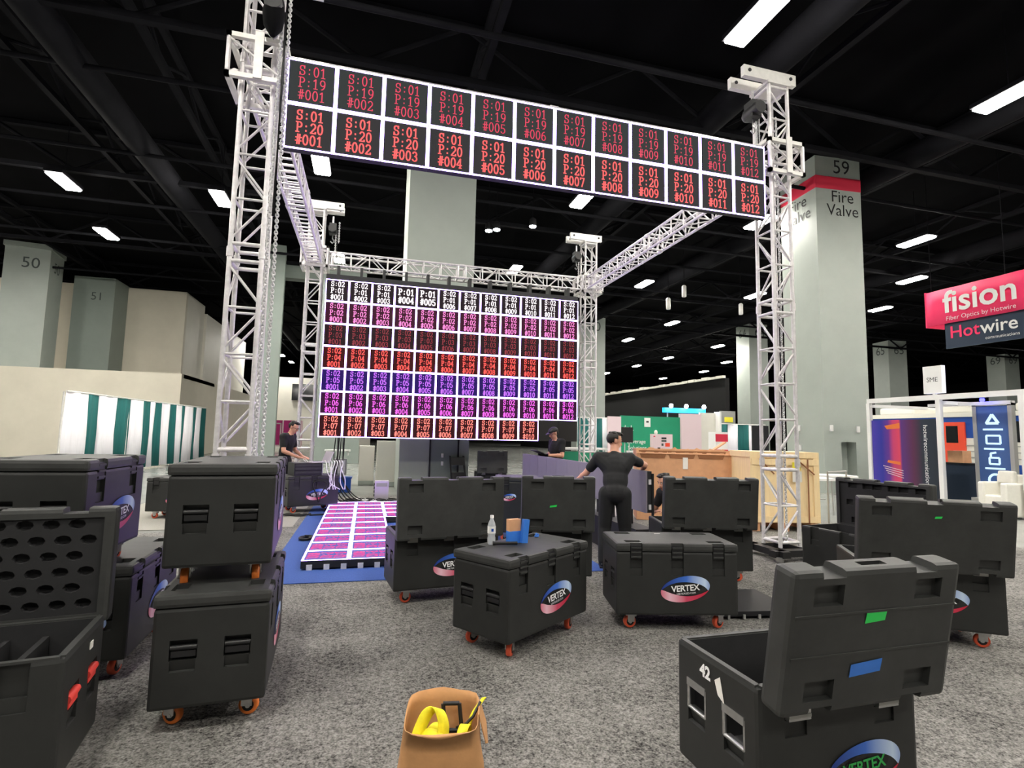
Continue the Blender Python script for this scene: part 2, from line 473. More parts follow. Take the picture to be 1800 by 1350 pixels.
# left walls
wl = MB(); wl.bb(-30, -9.0, 30, 30.3, 0, 4.2, 'beige'); wl.bb(-30, -9.0, 30.3, 36, 4.0, 4.2, 'beige')
struct(wl.build('wall_left'), 'low beige wall behind the striped drape')
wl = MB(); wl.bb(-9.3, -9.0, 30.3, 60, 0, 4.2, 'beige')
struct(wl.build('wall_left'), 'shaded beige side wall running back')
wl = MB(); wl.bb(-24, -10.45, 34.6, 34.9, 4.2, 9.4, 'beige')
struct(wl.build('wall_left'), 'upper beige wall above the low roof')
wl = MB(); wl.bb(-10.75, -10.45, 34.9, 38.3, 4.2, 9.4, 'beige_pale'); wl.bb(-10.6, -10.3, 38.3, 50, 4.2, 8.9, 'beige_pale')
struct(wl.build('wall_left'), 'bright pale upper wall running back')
wl = MB(); wl.bb(-9, 0.5, 60, 60.3, 0, 7.0, 'beige_pale')
struct(wl.build('wall_back'), 'cream far wall beyond the pink booth')
wd = MB(); wd.bb(-7.6, -3.6, 59.6, 59.95, 4.6, 6.3, 'glass_black')
struct(wd.build('window_1'), 'dark upper window in the cream far wall')
tr = MB(); tr.bb(-4.6, -2.3, 27.3, 27.9, 8.85, 9.6, 'column_dark')
struct(tr.build('trim_1'), 'grey beam bridging the two columns')
wr = MB(); wr.bb(20.3, 20.6, 27, 70, 0, 5.1, 'drape_black')
struct(wr.build('wall_right'), 'black partition wall far right')
tr = MB()
for i in range(60):
    y = 27 + i * 0.72; tr.bb(20.15, 20.35, y, y + 0.66, 5.1, 5.22 + 0.1 * random.random(), 'offwhite')
struct(tr.build('trim_2'), 'pale ragged edge along the top of the black partition')
wb = MB(); wb.bb(-60, 90, 89.5, 90, 0, 11, 'drape_black'); struct(wb.build('wall_back'), 'dark far end of the hall')
wb = MB(); wb.bb(89.5, 90, -12, 90, 0, 11, 'drape_black'); struct(wb.build('wall_right'), 'dark far right side of the hall')

# ceiling lights (each its own lamp)
lamp_body = MB(); lamp_body.bb(-0.24, 0.24, -0.62, 0.62, 0.0, 0.1, 'steel_dark'); lamp_body.tube((0, 0, 0.1), (0, 0, 1.92), 0.012, 'steel_dark', 6)
lamp_body = lamp_body.data('housing')
bmx = bmesh.new(); bmesh.ops.create_cube(bmx, size=1)
for v in bmx.verts: v.co = Vector((v.co.x * 0.44, v.co.y * 1.2, v.co.z * 0.07 - 0.035))
bmesh.ops.bevel(bmx, geom=[e for e in bmx.edges], offset=0.03, segments=2, affect='EDGES')
lamp_lens = bpy.data.meshes.new('lens'); bmx.to_mesh(lamp_lens); bmx.free(); lamp_lens.materials.append(M['lens'])
def ceiling_light(x, y, z, label, group=None, rz=0.0):
    t = thing('ceiling_light', label, 'ceiling light', (x, y, z), rz, group)
    link('housing', lamp_body, t); link('lens', lamp_lens, t)
G1 = 'distant ceiling lights of the hall'
GL = {(6.4, 7.5): 'large glowing ceiling light at top right above the towers',
      (13.0, 7.7): 'glowing ceiling light cut by the right edge of the photo',
      (19.4, 14.7): 'glowing ceiling light right of the Fire Valve column',
      (27.6, 23.1): 'glowing ceiling light left of the pink hanging banner',
      (-1.55, 15.35): 'bright ceiling light hanging below the left end of the header screen',
      (6.3, 15.2): 'bright ceiling light below the middle of the header screen',
      (12.8, 15.0): 'bright ceiling light at the right end of the header screen',
      (6.2, 22.9): 'ceiling light seen just above the back truss',
      (12.8, 23.0): 'ceiling light under the right side truss',
      (19.2, 23.0): 'ceiling light just left of the right front tower',
      (-10.1, 23.7): 'oval glowing ceiling light above the left columns',
      (-1.45, 23.8): 'ceiling light at the left end of the back truss',
      (-9.3, 18.9): 'twin lens ceiling light high on the left',
      (-4.9, 18.75): 'ceiling light just left of the front left tower'}
for (x, y), lb in GL.items(): ceiling_light(x, y, 9.0, lb)
for x, y in ((-1.5, 7.5), (-8, 7.5), (-8, 0), (-1.5, 0), (6.4, 0), (13, 0), (-1.5, -6), (6.4, -6), (13, -6), (-8, -6), (19.4, 0), (19.4, 7.5), (-14, 18), (-17, 24), (-13, 11), (-15, 3), (-22, 30)):  # out of view; the far left ones are added to brighten the beige walls
    ceiling_light(x, y, 9.0, 'unseen ceiling light out of view, added to light the hall', 'unseen ceiling lights added to light the hall')
for x, y in ((19.2, 37), (27.1, 44.2), (27.2, 50.5), (36.2, 51.8), (-8.3, 50.6), (-8.5, 57.7), (-8.3, 63.1), (23.9, 18.4), (19, 30.5), (12.8, 37), (19.3, 44.2), (19.3, 52), (27.2, 58), (27.2, 37), (33.7, 44.5), (41, 44.5), (33.7, 30.5), (44, 23), (52, 30), (36, 60), (27, 70)):
    ceiling_light(x, y, 9.0, 'small glowing light on the distant dark ceiling', G1)
def spot(x, y, z, label, group=None):
    t = thing('spotlight', label, 'spotlight', (x, y, z), 0, group)
    MB().lathe([(0.05, 0.3), (0.12, 0.25), (0.14, 0.0)], 'black', 12).build('can', t)
    MB().lathe([(0.12, 0.0), (0.12, -0.02)], 'spot_lens', 12).build('lens', t)
    MB().tube((0, 0, 0.28), (0, 0, 10.92 - z), 0.012, 'steel_dark', 5).build('rod', t)
for x, y in ((5.4, 17.6), (4.0, 18.5), (4.25, 18.3)):
    spot(x, y, 8.9, 'small bright spotlight in the roof behind the header screen', 'roof spotlights behind the header')
cans = MB(); cans.lathe([(0.08, 0.0), (0.1, 0.02), (0.1, 0.5), (0.06, 0.55)], 'alu_white', 12)
cd = cans.data('can')
for x, y, z in ((13.2, 21.5, 7.4), (13.9, 21.3, 8.0), (17.2, 21.6, 7.5)):
    t = thing('hanging_can', 'small white cylindrical fitting hanging beside the right side truss', 'fitting', (x, y, z), 0, 'white hanging cylinders')
    link('cylinder', cd, t); MB().tube((0, 0, 0.5), (0, 0, 10.92 - z), 0.01, 'steel_dark', 5).build('rod', t)

# ================================================================== TRUSS STRUCTURE
TX0, TX1, TY0, TY1 = -1.27, 5.37, 6.04, 12.52
ZT0, ZT1 = 5.2, 5.53
S = 0.15            # half width between chord centres
_mesh_cache = {}
def bar_mesh(L, r, n=8):
    k = (round(L, 3), r, n)
    if k not in _mesh_cache:
        _mesh_cache[k] = MB().tube((0, 0, -L / 2), (0, 0, L / 2), r, 'alu', n).data('bar')
    return _mesh_cache[k]
def bar(name, p0, p1, r, parent, n=8):
    p0 = Vector(p0); p1 = Vector(p1); d = p1 - p0
    return link(name, bar_mesh(d.length, r, n), parent, (p0 + p1) / 2, d.to_track_quat('Z', 'Y').to_matrix())
def truss(root, L, joints, bay=0.44, s=S, z0=0.0, ladder=False):
    """box truss along local +z from z0 to L; joints = z of section couplings"""
    cs = [(-s, -s), (s, -s), (s, s), (-s, s)]
    for (x, y) in cs:
        bar('chord', (x, y, z0), (x, y, L), 0.025, root)
    cuts = [z0 + 0.06] + [j for j in joints if z0 < j < L] + [L - 0.06]
    for a, b in zip(cuts[:-1], cuts[1:]):
        lo = a + (0.09 if a != cuts[0] else 0); hi = b - (0.09 if b != cuts[-1] else 0)
        n = max(1, round((hi - lo) / bay)); st = (hi - lo) / n
        for k in range(n + 1):
            z = lo + k * st
            rr = 0.022 if k in (0, n) else 0.014
            for i in range(4):
                (x0, y0), (x1, y1) = cs[i], cs[(i + 1) % 4]
                bar('rung', (x0, y0, z), (x1, y1, z), rr, root, 7)
            if k < n:
                for i in range(4):
                    (x0, y0), (x1, y1) = cs[i], cs[(i + 1) % 4]
                    if ladder and i in (1, 3):
                        bar('rung', (x0, y0, z + st / 2), (x1, y1, z + st / 2), 0.014, root, 7)
                        continue
                    if (k + (1 if i in (1, 2) else 0)) % 2: (x0, y0), (x1, y1) = (x1, y1), (x0, y0)
                    bar('diagonal', (x0, y0, z + 0.05), (x1, y1, z + st - 0.05), 0.013, root, 7)
    for j in joints:
        for (x, y) in cs:
            bar('coupler', (x, y, j - 0.05), (x, y, j + 0.05), 0.034, root)
TOPZ = 6.5
def tower(label, x, y, inner, base=True):
    t = thing('truss_tower', label, 'truss tower', (x, y, 0))
    truss(t, TOPZ, (1.22, 3.32, 5.42), z0=0.14)
    # base with outriggers
    b = MB(); b.bb(-0.36, 0.36, -0.3, -0.18, 0.05, 0.13, 'black'); b.bb(-0.36, 0.36, 0.18, 0.3, 0.05, 0.13, 'black')
    b.bb(-0.3, -0.18, -0.36, 0.36, 0.05, 0.13, 'black'); b.bb(0.18, 0.3, -0.36, 0.36, 0.05, 0.13, 'black')
    for (a, c) in ((-0.3, -0.3), (0.3, -0.3), (0.3, 0.3), (-0.3, 0.3)): b.tube((a, c, 0.0), (a, c, 0.06), 0.05, 'steel', 10)
    b.build('base', t)
    # head beams
    for yy in (-0.14, 0.14):
        h = MB(); h.box((inner * 0.14, yy, TOPZ + 0.09), (0.86, 0.07, 0.16), 'alu_white')
        for xx in (-0.2, 0.48): h.tube((inner * xx, yy - 0.045, TOPZ + 0.1), (inner * xx, yy + 0.045, TOPZ + 0.1), 0.025, 'black', 10)
        h.build('head_beam', t)
    MB().bb(-0.19, 0.19, -0.19, 0.19, TOPZ - 0.02, TOPZ + 0.02, 'alu_white').build('head_plate', t)
    # sleeve block
    q = 0.27; z0, z1 = ZT0 - 0.05, ZT1 + 0.05
    for z in (z0, z1):
        for (p0, p1) in (((-q, -q), (q, -q)), ((q, -q), (q, q)), ((q, q), (-q, q)), ((-q, q), (-q, -q))):
            d = (p1[0] - p0[0], p1[1] - p0[1])
            MB().box(((p0[0] + p1[0]) / 2, (p0[1] + p1[1]) / 2, z), (abs(d[0]) + 0.05, abs(d[1]) + 0.05, 0.05), 'alu_white').build('sleeve_rail', t)
    for (a, c) in ((-q, -q), (q, -q), (q, q), (-q, q)):
        bar('sleeve_post', (a, c, z0), (a, c, z1), 0.024, t)
    for (p0, p1) in (((-q, -q), (q, -q)), ((q, q), (-q, q)), ((-q, q), (-q, -q)), ((q, -q), (q, q))):
        bar('sleeve_brace', (p0[0], p0[1], z1 - 0.03), (p1[0], p1[1], z0 + 0.03), 0.014, t)
    MB().bb(-0.02, 0.065, -q - 0.045, -q - 0.03, z0 - 0.02, z1 + 0.06, 'alu_white').build('lifting_plate', t)
    for (a, c) in ((-0.21, -0.21), (0.21, -0.21), (0.21, 0.21), (-0.21, 0.21)):
        for z in (z0 + 0.06, z1 - 0.06):
            MB().lathe([(0.035, -0.02), (0.035, 0.02)], 'alu', 12, (a, c, z), 'Y').build('guide_wheel', t)
    return t
tower('front left aluminium truss tower running out of the top', TX0, TY0, 1)
tower('front right aluminium truss tower in front of the Fire Valve column', TX1, TY0, -1)
tower('back left aluminium truss tower beside the numbered screen', TX0, TY1, 1)
tower('back right aluminium truss tower beside the numbered screen', TX1, TY1, -1)
def span(label, p0, p1, ladder=False):
    p0 = Vector(p0); p1 = Vector(p1); d = p1 - p0
    yaw = math.atan2(d.y, d.x)
    m = Matrix.Rotation(yaw, 3, 'Z') @ Matrix.Rotation(PI / 2, 3, 'Y')
    t = thing('truss_span', label, 'truss', p0, rot=m)
    L = d.length
    truss(t, L, (L / 2,) if L < 6.1 else (L / 3, 2 * L / 3), bay=0.42, ladder=ladder)
    return t
zc = (ZT0 + ZT1) / 2
span('front horizontal truss hidden behind the long header screen', (TX0 + 0.3, TY0, zc), (TX1 - 0.3, TY0, zc))
span('back horizontal truss above the numbered back screen', (TX0 + 0.3, TY1, zc), (TX1 - 0.3, TY1, zc))
span('left side truss running from the front to the back tower', (TX0, TY0 + 0.3, zc), (TX0, TY1 - 0.3, zc), True)
span('right side truss running from the front to the back tower', (TX1, TY0 + 0.3, zc), (TX1, TY1 - 0.3, zc))
# chain hoists
def chain_mesh(L, r=0.0075, link_l=0.042):
    m = MB(); n = int(L / (link_l * 0.72))
    for i in range(n):
        z = -i * link_l * 0.72
        a = Vector((1, 0, 0)) if i % 2 == 0 else Vector((0, 1, 0))
        pts = []
        for k in range(9):
            t = 2 * PI * k / 8
            pts.append(a * (0.014 * math.cos(t)) + Vector((0, 0, z - link_l / 2 + link_l / 2 * math.sin(t))))
        m.path(pts, r, 'chain', 4)
    return m.data('chain')
def hoist(label, x, y, z, L1, L2, bag):
    t = thing('chain_hoist', label, 'chain hoist', (x, y, z))
    b = MB(); b.box((0, 0, 0.0), (0.15, 0.17, 0.24), 'black'); b.lathe([(0.09, -0.16), (0.095, 0.1), (0.06, 0.16)], 'black', 12, (0, 0.0, -0.02), 'Y')
    b.tube((0, 0, 0.12), (0, 0, 0.3), 0.02, 'steel', 8); b.build('motor', t)
    hk = MB(); hk.path([(0, 0, -0.12), (0, 0, -0.22), (0.04, 0, -0.28), (0, 0, -0.33), (-0.04, 0, -0.29)], 0.014, 'steel', 6); hk.build('hook', t)
    c1 = link('chain', chain_mesh(L1), t, (0.07, 0.02, -0.1)); c2 = link('chain', chain_mesh(L2), t, (0.135, 0.05, 0.2))
    if bag:
        g = MB(); g.lathe([(0.04, 0.24), (0.085, 0.17), (0.11, 0.02), (0.09, -0.12), (0.025, -0.22)], 'black_matte', 14, (0.0, -0.05, -0.12)); g.build('chain_bag', t)
    c = MB(); c.path([(0.1, 0.03, 0), (0.105, 0.03, -0.6), (0.1, 0.03, -min(L1, 2.2))], 0.014, 'black', 6); c.build('power_cable', t)
    return t
hoist('black chain hoist with bag and chains beside the front left tower', TX0 + 0.17, TY0 - 0.4, 5.86, 5.4, 5.4, True)
hoist('black chain hoist hanging inside the front right tower head', TX1 - 0.34, TY0 - 0.05, 6.1, 0.9, 0.9, False)
hoist('black chain hoist beside the back left tower head', TX0 + 0.34, TY1, 6.1, 0.5, 0.5, False)
hoist('black chain hoist beside the back right tower head', TX1 - 0.34, TY1, 6.1, 0.5, 0.5, False)
for dx in (0.0, 0.09):
    lc = link('chain', chain_mesh(5.9), None, (TX1 - 0.02 + dx, TY0 - 0.02, 6.1))
    tag(lc, ('left' if dx == 0 else 'right') + ' one of two lifting chains inside the front right tower', 'chain', 'chains inside the front right tower')

# ================================================================== LED WALLS
def arc(cx, cy, rx, ry, a0, a1, n=8):
    return [(cx + rx * math.cos(R(a0 + (a1 - a0) * i / n)), cy + ry * math.sin(R(a0 + (a1 - a0) * i / n))) for i in range(n + 1)]
GW = 0.56
GL_ = {
 'S': [arc(.28, .74, .2, .24, 25, 270, 9)[:-1] + arc(.28, .27, .22, .25, 90, -155, 9), [(.47, .98), (.47, .72)], [(.07, .02), (.07, .28)]],
 'P': [[(.14, 0), (.14, 1)], [(.0, 0), (.29, 0)], [(.0, 1), (.3, 1)] + arc(.3, .74, .22, .26, 90, -90, 8) + [(.14, .48)]],
 ':': [[(.28, .14), (.28, .22)], [(.28, .6), (.28, .68)]],
 '#': [[(.17, .02), (.23, .98)], [(.35, .02), (.41, .98)], [(.02, .33), (.54, .33)], [(.04, .67), (.56, .67)]],
 '0': [arc(.28, .5, .21, .5, 0, 360, 14)],
 '1': [[(.1, .8), (.28, .98), (.28, 0)], [(.12, 0), (.46, 0)]],
 '2': [arc(.28, .72, .2, .27, 165, -30, 9) + [(.06, .02), (.5, .02), (.5, .16)]],
 '3': [arc(.27, .75, .19, .24, 160, -80, 8) + arc(.27, .27, .22, .26, 80, -160, 9)],
 '4': [[(.38, 0), (.38, 1), (.04, .3), (.52, .3)], [(.26, 0), (.5, 0)]],
 '5': [[(.46, .98), (.12, .98), (.1, .55)] + arc(.27, .31, .22, .3, 120, -150, 9)],
 '6': [arc(.28, .3, .21, .3, 0, 360, 12), arc(.42, .42, .35, .56, 180, 95, 6)],
 '7': [[(.06, .82), (.06, .98), (.5, .98), (.24, 0)]],
 '8': [arc(.28, .75, .18, .24, 0, 360, 10), arc(.28, .26, .21, .26, 0, 360, 10)],
 '9': [arc(.28, .7, .21, .3, 0, 360, 12), arc(.14, .58, .35, .56, 0, -85, 6)],
}
BOLD = {'S': 1.0, ':': 1.5}
def glyphs(mb, s, x, y, h, wst, m, z=0.0, k=1.0):
    """stroke lettering in the local xz plane facing -y; y here = baseline z"""
    for ch in s:
        for st in GL_[ch]:
            for (a, b) in zip(st[:-1], st[1:]):
                p = Vector((a[0] * h * k, a[1] * h)); q = Vector((b[0] * h * k, b[1] * h)); d = q - p
                if d.length < 1e-6: continue
                d.normalize(); vert = abs(d.y) > 0.6
                ww = wst * (1.0 if vert else 0.8)
                n = Vector((-d.y, d.x)) * ww / 2; e = d * ww * 0.35
                p -= e; q += e
                mb.poly([(x + p.x - n.x, z, y + p.y - n.y), (x + q.x - n.x, z, y + q.y - n.y), (x + q.x + n.x, z, y + q.y + n.y), (x + p.x + n.x, z, y + p.y + n.y)], m)
        x += GW * h * k * 1.16
def text_width(s, h, k): return GW * h * k * 1.16 * len(s) - GW * h * k * 0.16
PS = 0.5
def frame_mesh(wd, m):
    b = MB(); h = PS / 2 - 0.003
    for (x0, x1, z0, z1) in ((-h, h, h - wd, h), (-h, h, -h, -h + wd), (-h, -h + wd, -h + wd, h - wd), (h - wd, h, -h + wd, h - wd)):
        b.bb(x0, x1, -0.006, -0.002, z0, z1, m)
    return b.data('lit_border')
FRM = frame_mesh(0.017, 'frame_led'); FRMF = frame_mesh(0.022, 'frame_led_floor')
_cab = {}
def cabinet(bgname):
    if bgname not in _cab:
        b = MB(); h = PS / 2 - 0.001
        b.bb(-h, h, 0.0, 0.08, -h, h, 'led_back'); b.bb(-h + 0.002, h - 0.002, -0.003, 0.0, -h + 0.002, h - 0.002, bgname)
        _cab[bgname] = b.data('panel')
    return _cab[bgname]
_ch = {}
def char_mesh(ch, h, ww, m, k):
    key = (ch, h, ww, m, k)
    if key not in _ch:
        b = MB(); glyphs(b, ch, 0, 0, h, ww, m, 0.0, k); _ch[key] = b.data('character')
    return _ch[key]
def led_panel(root, x, z, lines, txt, bg, fr=FRM, h=0.108, pitch=0.135, ww=0.019, k=1.0, split=False):
    p = link('panel', cabinet(bg), root, (x, 0, z))
    link('lit_border', fr, p)
    if lines:
        b = MB(); n = len(lines); y0 = pitch * (n - 1) / 2 - h / 2
        for i, s in enumerate(lines):
            if split:
                for q, ch in enumerate(s): link('character', char_mesh(ch, h, ww, txt, k), p, (-0.13 * h / 0.108 + q * GW * h * k * 1.16, -0.0045, y0 - i * pitch))
            else:
                glyphs(b, s, -0.13 * h / 0.108, y0 - i * pitch, h, ww, txt, -0.0045, k)
        if not split: stuff(b.build('lettering', p))
    return p
def led_col(name, txt, te, bg, be):
    mat('t_' + name, txt, emit=te * LED); mat('b_' + name, bg, emit=be * LED, rough=0.7, spec=0.1)
led_col('h1', (226, 54, 88), 0.66, (54, 58, 58), 0.5)
led_col('h2', (255, 84, 84), 0.95, (54, 52, 54), 0.5)
led_col('r1', (255, 240, 246), 0.95, (34, 20, 28), 0.5)
led_col('r2', (246, 130, 200), 0.85, (66, 12, 42), 0.5)
led_col('r3', (176, 60, 72), 0.62, (40, 18, 24), 0.5)
led_col('r4', (255, 84, 78), 0.9, (66, 5, 7), 0.5)
led_col('r5', (190, 104, 250), 0.85, (38, 12, 100), 0.55)
led_col('r6', (244, 100, 230), 0.8, (60, 12, 56), 0.5)
led_col('r7', (255, 128, 116), 0.9, (56, 5, 9), 0.5)
led_col('fl', (244, 70, 150), 0.62, (108, 108, 196), 0.55)
mat('b_off', (34, 36, 36), rough=0.4)
hd = thing('led_header', 'long two row video header showing S:01 P:19 P:20 in red', 'video screen', (-0.973, 5.782, 4.453))
for c in range(12):
    for r in range(2):
        led_panel(hd, 0.25 + c * 0.5, 0.75 - r * 0.5, ['S:01', 'P:%d' % (19 + r), '#%03d' % (c + 1)], 't_h%d' % (r + 1), 'b_h%d' % (r + 1), ww=0.0115 if r == 0 else 0.0155, split=True)
MB().bb(-0.0, 6.0, 0.055, 0.08, 0.99, 1.02, 'led_back').build('hanging_bar', hd)
for c in range(13):
    MB().bb(c * 0.5 - 0.03, c * 0.5 + 0.03, 0.078, 0.082, 0.5, 0.99, 'led_back').build('rear_bracket', hd)
bs = thing('led_wall', 'large back video wall of numbered colour rows S:02', 'video screen', (-1.0, 12.284, 1.376))
for c in range(12):
    for r in range(7):
        x, z = 0.25 + c * 0.5, 3.25 - r * 0.5
        if r == 6 and c >= 10:
            p = link('panel', cabinet('b_off'), bs, (x, 0, z)); p['label'] = 'dark unlit panel'
            continue
        if r == 0 and c in (3, 4):
            led_panel(bs, x, z, ['P:01', '#%03d' % (c + 1)], 't_r1', 'b_r1', h=0.14, pitch=0.19, ww=0.026)
        else:
            led_panel(bs, x, z, ['S:02', 'P:%02d' % (r + 1), '#%03d' % (c + 1)], 't_r%d' % (r + 1), 'b_r%d' % (r + 1), h=0.112, pitch=0.149, ww=0.012 if r == 2 else 0.018)
MB().bb(0.0, 6.0, 0.02, 0.1, 3.5, 3.62, 'led_back').build('hanging_bar', bs)
for c in range(12):
    MB().bb(c * 0.5 + 0.22, c * 0.5 + 0.28, 0.03, 0.26, 3.55, 3.83, 'black').build('hanging_clamp', bs)
lf = thing('led_floor', 'lit pink and white video floor panels on the blue carpet', 'video floor', (-0.62, 6.35, 0.0))
FLIP = Matrix.Rotation(R(-90), 4, 'X')
for cx in range(3):
    for ry in range(10):
        if cx == 2 and ry < 6: continue
        p = link('panel', cabinet('b_fl'), lf, (0.25 + cx * 0.5, 0.25 + ry * 0.5, 0.1), (R(-90), 0, 0))
        link('lit_border', FRMF, p)
        b = MB()
        for i, s in enumerate(('S:01', 'P:%02d' % (cx + 1), '#%03d' % (ry + 1))):
            glyphs(b, s, -0.13, 0.145 - 0.054 - i * 0.145, 0.118, 0.024, 't_fl', -0.0045)
        stuff(b.build('lettering', p, (0, 0, 0), (0, R(90), 0)))
for y in (0.4, 2.5, 4.6):
    MB().bb(0, 1.0, y, y + 0.06, 0.0, 0.03, 'black').build('support_rail', lf)
for i in range(6):
    MB().bb(0.06 + i * 0.18, 0.12 + i * 0.18, -0.01, 0.03, 0.0, 0.06, 'alu').build('levelling_foot', lf)
# grey strip wall being assembled
gs = thing('led_strip', 'long low wall of blank grey panels being assembled', 'video screen', (3.32, 5.9, 0.0), R(90))
for c in range(10):
    b = MB(); b.bb(0.003, 0.527, 0.0, 0.02, -0.25, 0.25, 'led_grey'); b.bb(0.003, 0.527, -0.06, 0.0, -0.248, 0.248, 'led_back')
    b.build('panel', gs, (c * 0.53, 0, 0.86))
for c in range(11):
    MB().bb(c * 0.53 - 0.01, c * 0.53 + 0.012, -0.085, -0.06, 0.0, 1.08, 'black').build('upright', gs)
for z in (0.68, 0.98):
    for i in range(1): MB().box((-0.006, -0.03, z), (0.016, 0.03, 0.06), 'alu').build('edge_lock', gs)
MB().bb(0.1, 5.3, -0.16, 0.1, 0.0, 0.4, 'led_back').build('base_ballast', gs)

# ================================================================== ROAD CASES
Z0, ZB, ZT = 0.12, 0.61, 0.675
_case = {}
def case_meshes(L, W, hb, opened, foam=None):
    key = (L, W, hb, opened, foam)
    if key in _case: return _case[key]
    z1 = Z0 + hb
    body = bevelled((L, W, hb), (0, 0, Z0 + hb / 2), 0.018, 'case')
    body.materials.append(M['case_inside'])
    c = MB()
    zc = Z0 + hb * 0.58
    for sx in (-1, 1):
        for sy in (-0.23, 0.23):
            c.box((sx * L / 2, sy * W, zc), (0.07, 0.125, 0.1), 'case')
            c.box((sx * L / 2, sy * W, zc - 0.075), (0.025, 0.115, 0.06), 'case', Matrix.Rotation(sx * R(12), 3, 'Y'))
    xs = (-0.34 * L, 0.0, 0.34 * L) if L > 0.85 else (-0.28 * L, 0.28 * L)
    for sy in (-1, 1):
        for x in xs:
            c.box((x, sy * W / 2, z1 - 0.05), (0.1, 0.05, 0.16), 'case')
            c.box((x, sy * W / 2, z1 - 0.15), (0.1, 0.02, 0.07), 'case')
    me_b = cut(body, c, 'body')
    if opened:
        c2 = MB(); c2.box((0, 0, z1 + 0.0), (L - 0.07, W - 0.07, 2 * (hb - 0.05)), 'case_inside')
        me_b = cut(me_b, c2, 'body')
    # lid: hinge line at y=0, z=0
    t = 0.1 if opened else 0.065
    lid = bevelled((L + 0.012, W + 0.012, t), (0, W / 2, t / 2), 0.02, 'case_lid', 2)
    lid.materials.append(M['case_inside'])
    c = MB()
    for sx in (-1, 1):
        for yy in (0.16 * W, 0.84 * W):
            c.box((sx * (L / 2 - 0.15), yy, t), (0.13, 0.075, 0.05), 'case')
    for yy in (0.0, W):
        for x in xs:
            c.box((x, yy, t / 2), (0.1, 0.04, t + 0.02), 'case')
    c.box((0, W, t / 2), (0.12, 0.03, 0.03), 'case')
    me_l = cut(lid, c, 'lid')
    if opened:
        me_l = cut(me_l, MB().box((0, W / 2, 0), (L - 0.08, W - 0.08, 2 * (t - 0.048)), 'case_inside'), 'lid')
    _case[key] = (me_b, me_l, xs, zc, t)
    return _case[key]
hb_m = MB(); hb_m.tube((0, -0.06, 0), (0, 0.06, 0), 0.013, 'black', 8); hb_m.box((0, 0, -0.03), (0.012, 0.11, 0.03), 'black'); HANDLE = hb_m.data('handle')
hr_m = MB(); hr_m.tube((0, -0.06, 0), (0, 0.06, 0), 0.017, 'red_handle', 8); hr_m.box((0, 0, -0.022), (0.015, 0.11, 0.03), 'red_handle'); HANDLE_RED = hr_m.data('handle')
hm_m = MB()
for (a, b) in (((-0.06, 0.05), (0.06, 0.05)), ((0.06, 0.05), (0.06, -0.06)), ((0.06, -0.06), (-0.06, -0.06)), ((-0.06, -0.06), (-0.06, 0.05))):
    hm_m.tube((0, a[0], a[1]), (0, b[0], b[1]), 0.008, 'steel', 8)
hm_m.box((0, 0, 0.045), (0.02, 0.125, 0.03), 'steel'); HANDLE_METAL = hm_m.data('handle')
lt = MB(); lt.box((0, 0, 0), (0.085, 0.016, 0.1), 'black')
for z in (0.035, 0.0, -0.035): lt.box((0, -0.009, z), (0.08, 0.012, 0.012), 'case_lid')
LATCH = lt.data('latch')
def caster_meshes(tm):
    f = MB(); f.box((0, 0, 0.112), (0.09, 0.08, 0.016), 'steel')
    for s in (-1, 1): f.box((0, s * 0.026, 0.08), (0.055, 0.006, 0.06), 'steel'); 
    f.box((0.02, 0, 0.1), (0.05, 0.05, 0.02), 'steel')
    f.tube((-0.005, -0.032, 0.05), (-0.005, 0.032, 0.05), 0.01, 'steel', 8)
    wv = MB(); wv.lathe([(0.026, -0.018), (0.044, -0.02), (0.05, -0.012), (0.05, 0.012), (0.044, 0.02), (0.026, 0.018)], tm, 18, (-0.005, 0, 0.05), 'Y')
    wv.lathe([(0.03, -0.021), (0.03, 0.021)], 'rubber', 14, (-0.005, 0, 0.05), 'Y'); wv.lathe([(0.014, -0.024), (0.014, 0.024)], 'steel', 10, (-0.005, 0, 0.05), 'Y')
    return f.data('caster'), wv.data('wheel')
CASTER, WHEEL = caster_meshes('tyre')
CASTER2, WHEEL2 = caster_meshes('tyre_orange')
# logo pieces, in a local xz plane facing -y
def crescent(a0, a1, pk, wmax, m):
    b = MB(); n = 26; ax, bz = 0.2, 0.098; tilt = R(10); out = []; inn = []
    for i in range(n + 1):
        u = i / n; a = R(a0 + (a1 - a0) * u)
        wgt = (math.sin(PI * u ** pk)) ** 0.8 if 0 < u < 1 else 0.0
        for rr, lst in ((1.0, out), (1.0 - wmax * max(0.02, wgt), inn)):
            x = ax * rr * math.cos(a); z = bz * rr * math.sin(a)
            lst.append((x * math.cos(tilt) - z * math.sin(tilt), 0, x * math.sin(tilt) + z * math.cos(tilt)))
    for i in range(n):
        b.poly([out[i], out[i + 1], inn[i + 1], inn[i]], m)
    return b.data('swoosh')
SW_B = crescent(172, -25, 1.25, 0.5, 'swoosh_blue')
SW_R = crescent(165, 335, 0.75, 0.5, 'swoosh_red')
eb = MB(); eb.poly([(0.132 * math.cos(2 * PI * i / 28) + 0.003, 0, 0.058 * math.sin(2 * PI * i / 28) + 0.024 * math.cos(2 * PI * i / 28)) for i in range(28)][::-1], 'logo_black'); LOGO_OVAL = eb.data('oval')
T_VERTEX = split_letters(text_mesh('VERTEX', 0.066, 'logo_white', 0.0008, bold=0.0015, spacing=0.96))
T_VERTEX_G = split_letters(text_mesh('VERTEX', 0.066, 'logo_green', 0.0008, bold=0.0015, spacing=0.96))
T_SUB = text_mesh('VERTEXLED.COM', 0.02, 'logo_white', 0.0008)
